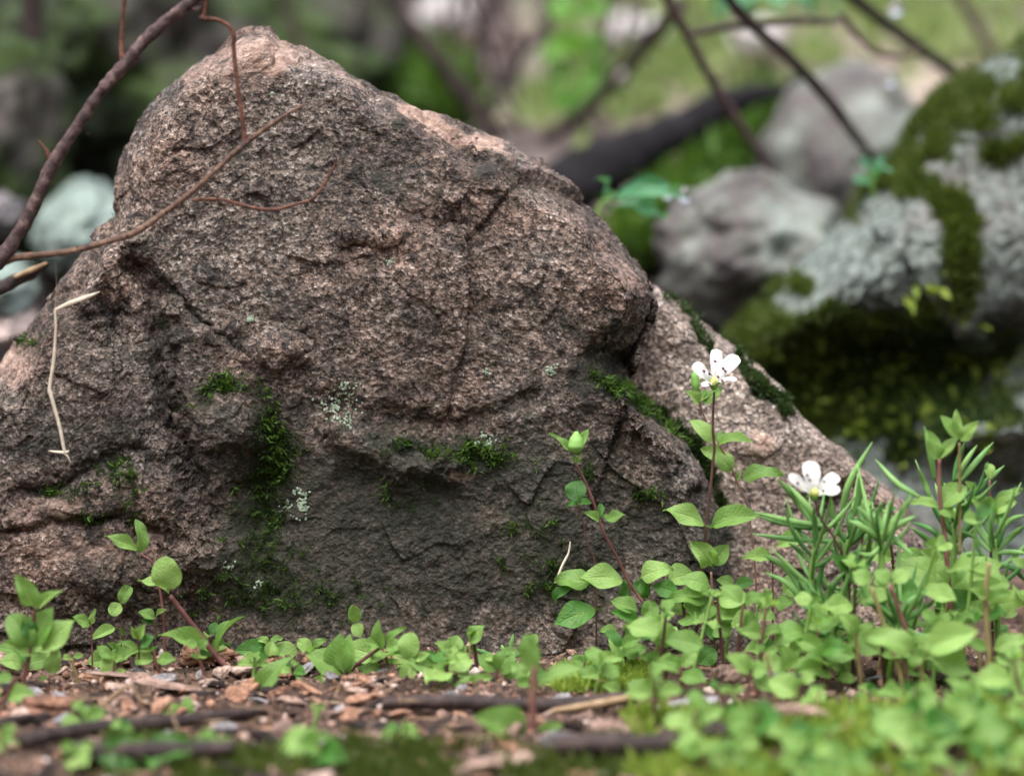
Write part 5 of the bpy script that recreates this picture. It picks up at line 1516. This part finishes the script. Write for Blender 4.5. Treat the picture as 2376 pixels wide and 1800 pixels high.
stone('grey_stone', 1830 * K, 380 * K, 0.345, 205, 255, 0.045, M['grey_stone'], 'large mottled grey boulder behind the slanting stems at right', 6, 'boulder', .09)
stone('grey_stone', 1625 * K, 545 * K, 0.25, 215, 175, 0.04, M['grey_stone'], 'low broad grey rock just above the slab crest', 9, 'rock', .15)
stone('pale_stone', 710 * K, 65 * K, 0.60, 34, 34, 0.018, M['pale_stone'], 'small pale bluish stone above the peak', 14)
stone('pale_stone', 820 * K, 120 * K, 0.55, 45, 45, 0.03, M['pale_stone'], 'pale blurred stone right of the peak', 16)
stone('pale_stone', 1370 * K, 70 * K, 0.60, 70, 40, 0.02, M['pale_stone'], 'brightest pale stone at the top centre', 17)
stone('pale_stone', 1640 * K, 85 * K, 0.60, 60, 45, 0.02, M['pale_stone'], 'pale pinkish stone at the top between slanting stems', 18)
stone('pale_stone', 960 * K, 40 * K, 0.66, 60, 60, 0.02, M['pale_stone'], 'pale blurred stone behind the crossed stems', 19)
stone('red_leaf_heap', 30 * K, 700 * K, 0.205, 50, 40, 0.03, M['litter'], 'reddish brown leaf clump at the left edge beyond the rock', 20, 'leaves')


def far_tube(name, label, pts, radii, y, mat, cat='stem', rough=.15, y2=None):
    pts = d2(*pts)
    y2 = y if y2 is None else y2
    ys = np.linspace(y, y2, len(pts))
    cp = [P(p[0], p[1], yy) for p, yy in zip(pts, ys)]
    k = (y - CAM[1]) / -CAM[1] * S * K
    me = tube_mesh(name, cp, [r * k for r in radii], cp[0], n=10 * len(cp), sides=12, rough=rough * max(radii) * k, freq=60, seed=int(pts[0][0]))
    return tag(add(name, me, M[mat], loc=cp[0]), label, cat)


far_tube('fallen_log', 'black log with purplish top behind the boulder shoulder, shadow beneath painted in', [(1130, 430), (1220, 405), (1310, 365), (1400, 315), (1490, 265), (1600, 222), (1745, 178)], [58, 64, 64, 54, 42, 30, 14], 0.31, 'wood_black', 'log', .3, .37)
far_tube('mossy_root', 'yellow green mossy ridge slanting below the black log', [(1680, 235), (1600, 300), (1520, 370), (1440, 440), (1370, 520)], [26, 40, 60, 52, 58], 0.47, 'moss_bright', 'ridge', .9, .29)
far_tube('mossy_branch', 'thick moss covered branch slanting down behind the peak', [(560, 5), (680, 60), (800, 130), (900, 190), (1000, 240)], [42, 48, 46, 40, 30], 0.72, 'moss_bright', 'branch', .5, .47)
far_tube('sapling_trunk', 'dark slim vertical trunk at the far left', [(70, -60), (66, 150), (64, 300), (70, 480)], [25, 27, 28, 30], 0.32, 'wood_dark', 'trunk')
far_tube('bare_branch', 'long thin brown stem slanting down from the top centre', [(1420, -40), (1480, 70), (1560, 210), (1640, 330), (1700, 430), (1765, 545)], [11, 11, 11, 10, 9, 7], 0.22, 'bark', 'stem', .15, .265)
far_tube('bare_branch', 'dark stem crossing in front of the rounded grey boulder', [(1560, -20), (1610, 40), (1720, 140), (1800, 230), (1860, 310), (1915, 375)], [13, 13, 13, 12, 11, 9], 0.20, 'wood_dark', 'stem', .15, .25)
far_tube('bare_branch', 'dark stem slanting to the mossy boulder top at upper right', [(1780, -60), (1860, 10), (1960, 85), (2085, 175)], [14, 14, 14, 12], 0.24, 'wood_dark', 'stem', .15, .32)
far_tube('bare_branch', 'greyish stem near the top right corner', [(2060, -40), (2100, 40), (2150, 120)], [13, 13, 10], 0.42, 'bark')
far_tube('bare_branch', 'nearly level thin twig at the top right', [(1490, 75), (1560, 60), (1650, 52), (1740, 45), (1815, 48)], [7, 9, 8, 9, 6], 0.22, 'wood_dark')
far_tube('bare_branch', 'fine drooping twig hooked above the grey boulder', [(1815, 30), (1850, 75), (1900, 115), (1960, 120), (1990, 100)], [7, 7, 6, 5, 4], 0.22, 'bark')
far_tube('bare_branch', 'dark branch rising to the upper right behind the green leaves', [(1180, 300), (1260, 240), (1340, 160), (1400, 90), (1470, 10)], [14, 15, 15, 15, 14], 0.43, 'wood_dark', 'stem', .15, .34)
far_tube('bare_branch', 'thin brown stem right of the green leaves, near vertical', [(1300, 190), (1305, 90), (1330, -30)], [10, 9, 8], 0.52, 'wood_dark')
far_tube('bare_branch', 'left brown stem of the crossed stems above the slope', [(1080, 300), (1000, 200), (930, 110), (860, 20), (820, -40)], [18, 19, 17, 15, 13], 0.43, 'wood_dark')
far_tube('bare_branch', 'middle brown stem of the crossed stems above the slope', [(1040, 250), (1030, 130), (1050, 40), (1080, -40)], [15, 14, 13, 12], 0.46, 'wood_dark')
far_tube('bare_branch', 'right leaning brown stem of the crossed stems above the slope', [(1050, 240), (1120, 130), (1180, 50), (1210, -40)], [13, 12, 11, 10], 0.47, 'wood_dark')
far_tube('bare_branch', 'faint stem fork near the top of the crossed stems', [(990, 190), (975, 100), (990, 20), (985, -40)], [11, 10, 9, 8], 0.52, 'bark')


rt = random.Random(19)
for q in range(26):
    x0 = rt.choice((rt.uniform(620, 1150), rt.uniform(620, 1150), rt.uniform(1100, 1700)))
    yb = rt.uniform(120, 300)
    lean_ = rt.uniform(-150, 150)
    dq = float(np.interp(yb, [100, 200, 300], [.62, .52, .44])) - .01
    tg = far_tube('background_twig', 'thin dark twigs tangled along the blurred top', [(x0, yb), (x0 + lean_ * .35 + rt.uniform(-20, 20), yb * .6), (x0 + lean_ * .7 + rt.uniform(-20, 20), yb * .25), (x0 + lean_, -50)], [7, 6, 6, 5], dq, rt.choice(('wood_dark', 'bark')), 'twig')
    tg['group'] = 'tangled twigs along the top'
    RANKED.append(tg)


rb = np.random.default_rng(44)
for lab, (x0, y0_, x1, y1_), dep, nn in (('yellow green moss fringe along the ridge below the black log', (1680, 240, 1380, 520), (.45, .27), 700), ('moss tufts on the thick mossy branch behind the peak', (570, 0, 1000, 225), (.69, .45), 700)):
    tq = rb.uniform(0, 1, nn)
    pq = P((x0 + (x1 - x0) * tq + rb.normal(0, 28, nn)) * K, (y0_ + (y1_ - y0_) * tq + rb.normal(0, 26, nn)) * K, dep[0] + (dep[1] - dep[0]) * tq + rb.normal(0, .012, nn))
    blades('moss_fringe', pq, np.tile([0, -.3, .8], (nn, 1)), 5, .010, .0016, M['moss_leafy'], .9, lab, 'moss', nn)


def far_leaves(name, label, y, stem, rad, lv, mat='leaf_far', smat='stem_green', cat='plant'):
    cp = [P(p[0] * K, p[1] * K, y) for p in stem]
    k = (y - CAM[1]) / -CAM[1] * S * K
    root = thing(name, Vector(cp[0]), label, cat)
    add('stem', tube_mesh('stem', cp, [rad * k, rad * k * .7], cp[0], n=16, sides=8), M[smat], root)
    for bx, by, tx, ty, w in lv:
        put_leaf(root, pv(bx * K, by * K, y), pv(tx * K, ty * K, y + rnd.uniform(-.02, .02)), w * k, (rnd.uniform(-.3, .3), -.7, .6), mat, 'ovate')
    return root


far_leaves('green_shoot', 'bright green leafy shoot blurred behind the boulder slope', 0.42, [(1255, 330), (1245, 200), (1240, 60), (1250, -40)], 7,
           [(1245, 150, 1185, 200, 70), (1245, 150, 1310, 190, 75), (1240, 90, 1170, 130, 75), (1245, 90, 1310, 130, 80), (1240, 40, 1180, 10, 70), (1245, 40, 1320, 30, 70), (1245, 190, 1240, 270, 60), (1240, 120, 1240, 60, 70), (1245, 190, 1195, 240, 50), (1250, 20, 1250, -60, 70), (1250, 170, 1290, 240, 50)])
far_leaves('green_shoot', 'teal leaves hanging at the top right edge', 0.40, [(1640, -80), (1620, -20), (1600, 20)], 6,
           [(1600, -20, 1545, 45, 50), (1610, -20, 1610, 55, 50), (1640, -30, 1690, 30, 55), (1700, -30, 1760, 35, 55), (1750, -30, 1810, 30, 50), (1640, -40, 1580, 20, 50)], 'leaf_teal')
far_leaves('green_shoot', 'pair of teal leaves with water drops behind the boulder shoulder', 0.16, [(1240, 900), (1270, 600), (1290, 470), (1300, 440), (1320, 430)], 6,
           [(1310, 430, 1470, 405, 36), (1310, 440, 1490, 430, 30), (1310, 450, 1440, 470, 40), (1300, 440, 1290, 385, 24)], 'leaf_teal')
far_leaves('green_shoot', 'small teal sprigs on the mossy boulder crest', 0.20, [(1890, 440), (1885, 400), (1880, 370)], 4,
           [(1885, 400, 1840, 385, 22), (1885, 400, 1930, 375, 22), (1882, 385, 1860, 350, 20), (1882, 385, 1905, 345, 20), (1950, 410, 1925, 375, 20), (1950, 410, 1985, 380, 20), (1950, 400, 1955, 355, 20)], 'leaf_teal')
far_leaves('green_shoot', 'hazy green leaves low behind the peak slope', 0.47, [(960, 250), (950, 210), (940, 180)], 6,
           [(950, 220, 890, 180, 55), (950, 220, 1000, 190, 50), (945, 200, 910, 140, 50), (950, 225, 1010, 240, 50), (945, 215, 870, 215, 50)], 'leaf_far')
far_leaves('green_shoot', 'hazy yellow leaves above the left of the peak', 0.42, [(450, 140), (440, 100), (430, 60)], 5,
           [(440, 105, 400, 110, 40), (440, 105, 480, 120, 40), (435, 80, 410, 50, 35), (440, 90, 470, 60, 35)], 'leaf_far')

# water drops that catch the sky
gd = NT('water_drop')
M['drop'] = gd.bsdf((0.95, 0.97, 0.98), 0.02, 0.8)
gd.t.nodes['Principled BSDF'].inputs['Transmission Weight'].default_value = 1.0
gd.t.nodes['Principled BSDF'].inputs['IOR'].default_value = 1.33
for px, py, y, r, lab in [(1478, 422, .16, .0024, 'bright water drop on the teal leaf tip'), (1440, 420, .155, .0018, 'bright water drop along the teal leaf'), (1345, 170, .375, .0028, 'water drop hanging on the dark rising branch'),
                          (1922, 172, .27, .0028, 'round water drop near the top of the grey boulder'), (1577, 395, .33, .0024, 'water drop above the mossy ridge'), (1935, 18, .25, .0030, 'water drop at the top right edge')]:
    p = P(px * K, py * K, y)
    me = tube_mesh('water_drop', [(0, 0, -r), (0, 0, -r * .7), (0, 0, 0), (0, 0, r * .7), (0, 0, r * 1.1)], [r * .05, r * .7, r, r * .65, r * .05], n=14, sides=14)
    tag(add('water_drop', me, M['drop'], loc=p), lab, 'drop')

# leaf litter and low greenery on the far ground
LIT = []
for k in range(5):
    me = leaf_mesh('dead_leaf', 'ovate', 700 + k)
    me.materials.append(M['litter'])
    LIT.append(me)
for x, y in region_points(230, -0.45, 0.45, 0.20, 1.3, lambda x, y: abs(x) < 0.04 + 0.14 * (y + 1.09), 0.016, 41):
    s = rnd.uniform(.012, .030)
    o = bpy.data.objects.new('dead_leaf', rnd.choice(LIT))
    COL.objects.link(o)
    o.location = (x, y, float(gz(x, y)) + .003)
    o.scale = (s, s * .55, s)
    o.rotation_euler = (rnd.uniform(-.5, .5), rnd.uniform(-.5, .5), rnd.uniform(0, 6.28))
    tag(o, 'dry fallen leaves on the forest floor behind', 'dead leaf', 'fallen leaves on the far forest floor')
    RANKED.append(o)
r_ = np.random.default_rng(5)
c_ = np.stack([r_.uniform(-.1, .45, 60), r_.uniform(.42, 1.5, 60)], -1)
pt2 = (c_[r_.integers(0, 60, 2200)] + r_.normal(0, .030, (2200, 2)))
pt2 = pt2[(pt2[:, 1] > .36) & (pt2[:, 0] > .01)]
g3 = np.stack([pt2[:, 0], pt2[:, 1], gz(pt2[:, 0], pt2[:, 1])], -1)
blades('low_greenery', g3, np.tile([0, 0, 1.0], (len(g3), 1)), 4, .020, .003, M['grass_far'], .7, 'hazy low green growth on the far forest floor', 'greenery', 9)

# like things are told apart by their place: counted from the left, as the photograph shows them
ONES = ['', 'first', 'second', 'third', 'fourth', 'fifth', 'sixth', 'seventh', 'eighth', 'ninth', 'tenth', 'eleventh', 'twelfth', 'thirteenth', 'fourteenth', 'fifteenth', 'sixteenth', 'seventeenth', 'eighteenth', 'nineteenth']
TENS = ['', '', 'twenty', 'thirty', 'forty', 'fifty', 'sixty', 'seventy', 'eighty', 'ninety']


def ordinal(n):
    if n >= 100:
        return 'hundred' + ('th' if n == 100 else '-' + ordinal(n - 100))
    if n < 20:
        return ONES[n]
    return TENS[n // 10][:-1] + 'ieth' if n % 10 == 0 else TENS[n // 10] + '-' + ONES[n % 10]


ranks = {}
for o in RANKED:
    ranks.setdefault(o['label'], []).append(o)
for lab, objs in ranks.items():
    objs.sort(key=lambda o: (o.location[0] - CAM[0]) / (o.location[1] - CAM[1]))
    for n, o in enumerate(objs, 1):
        if len(objs) > 1:
            o['label'] = ordinal(n) + ' from left of the ' + lab
        else:
            o['label'] = 'only one of the ' + lab
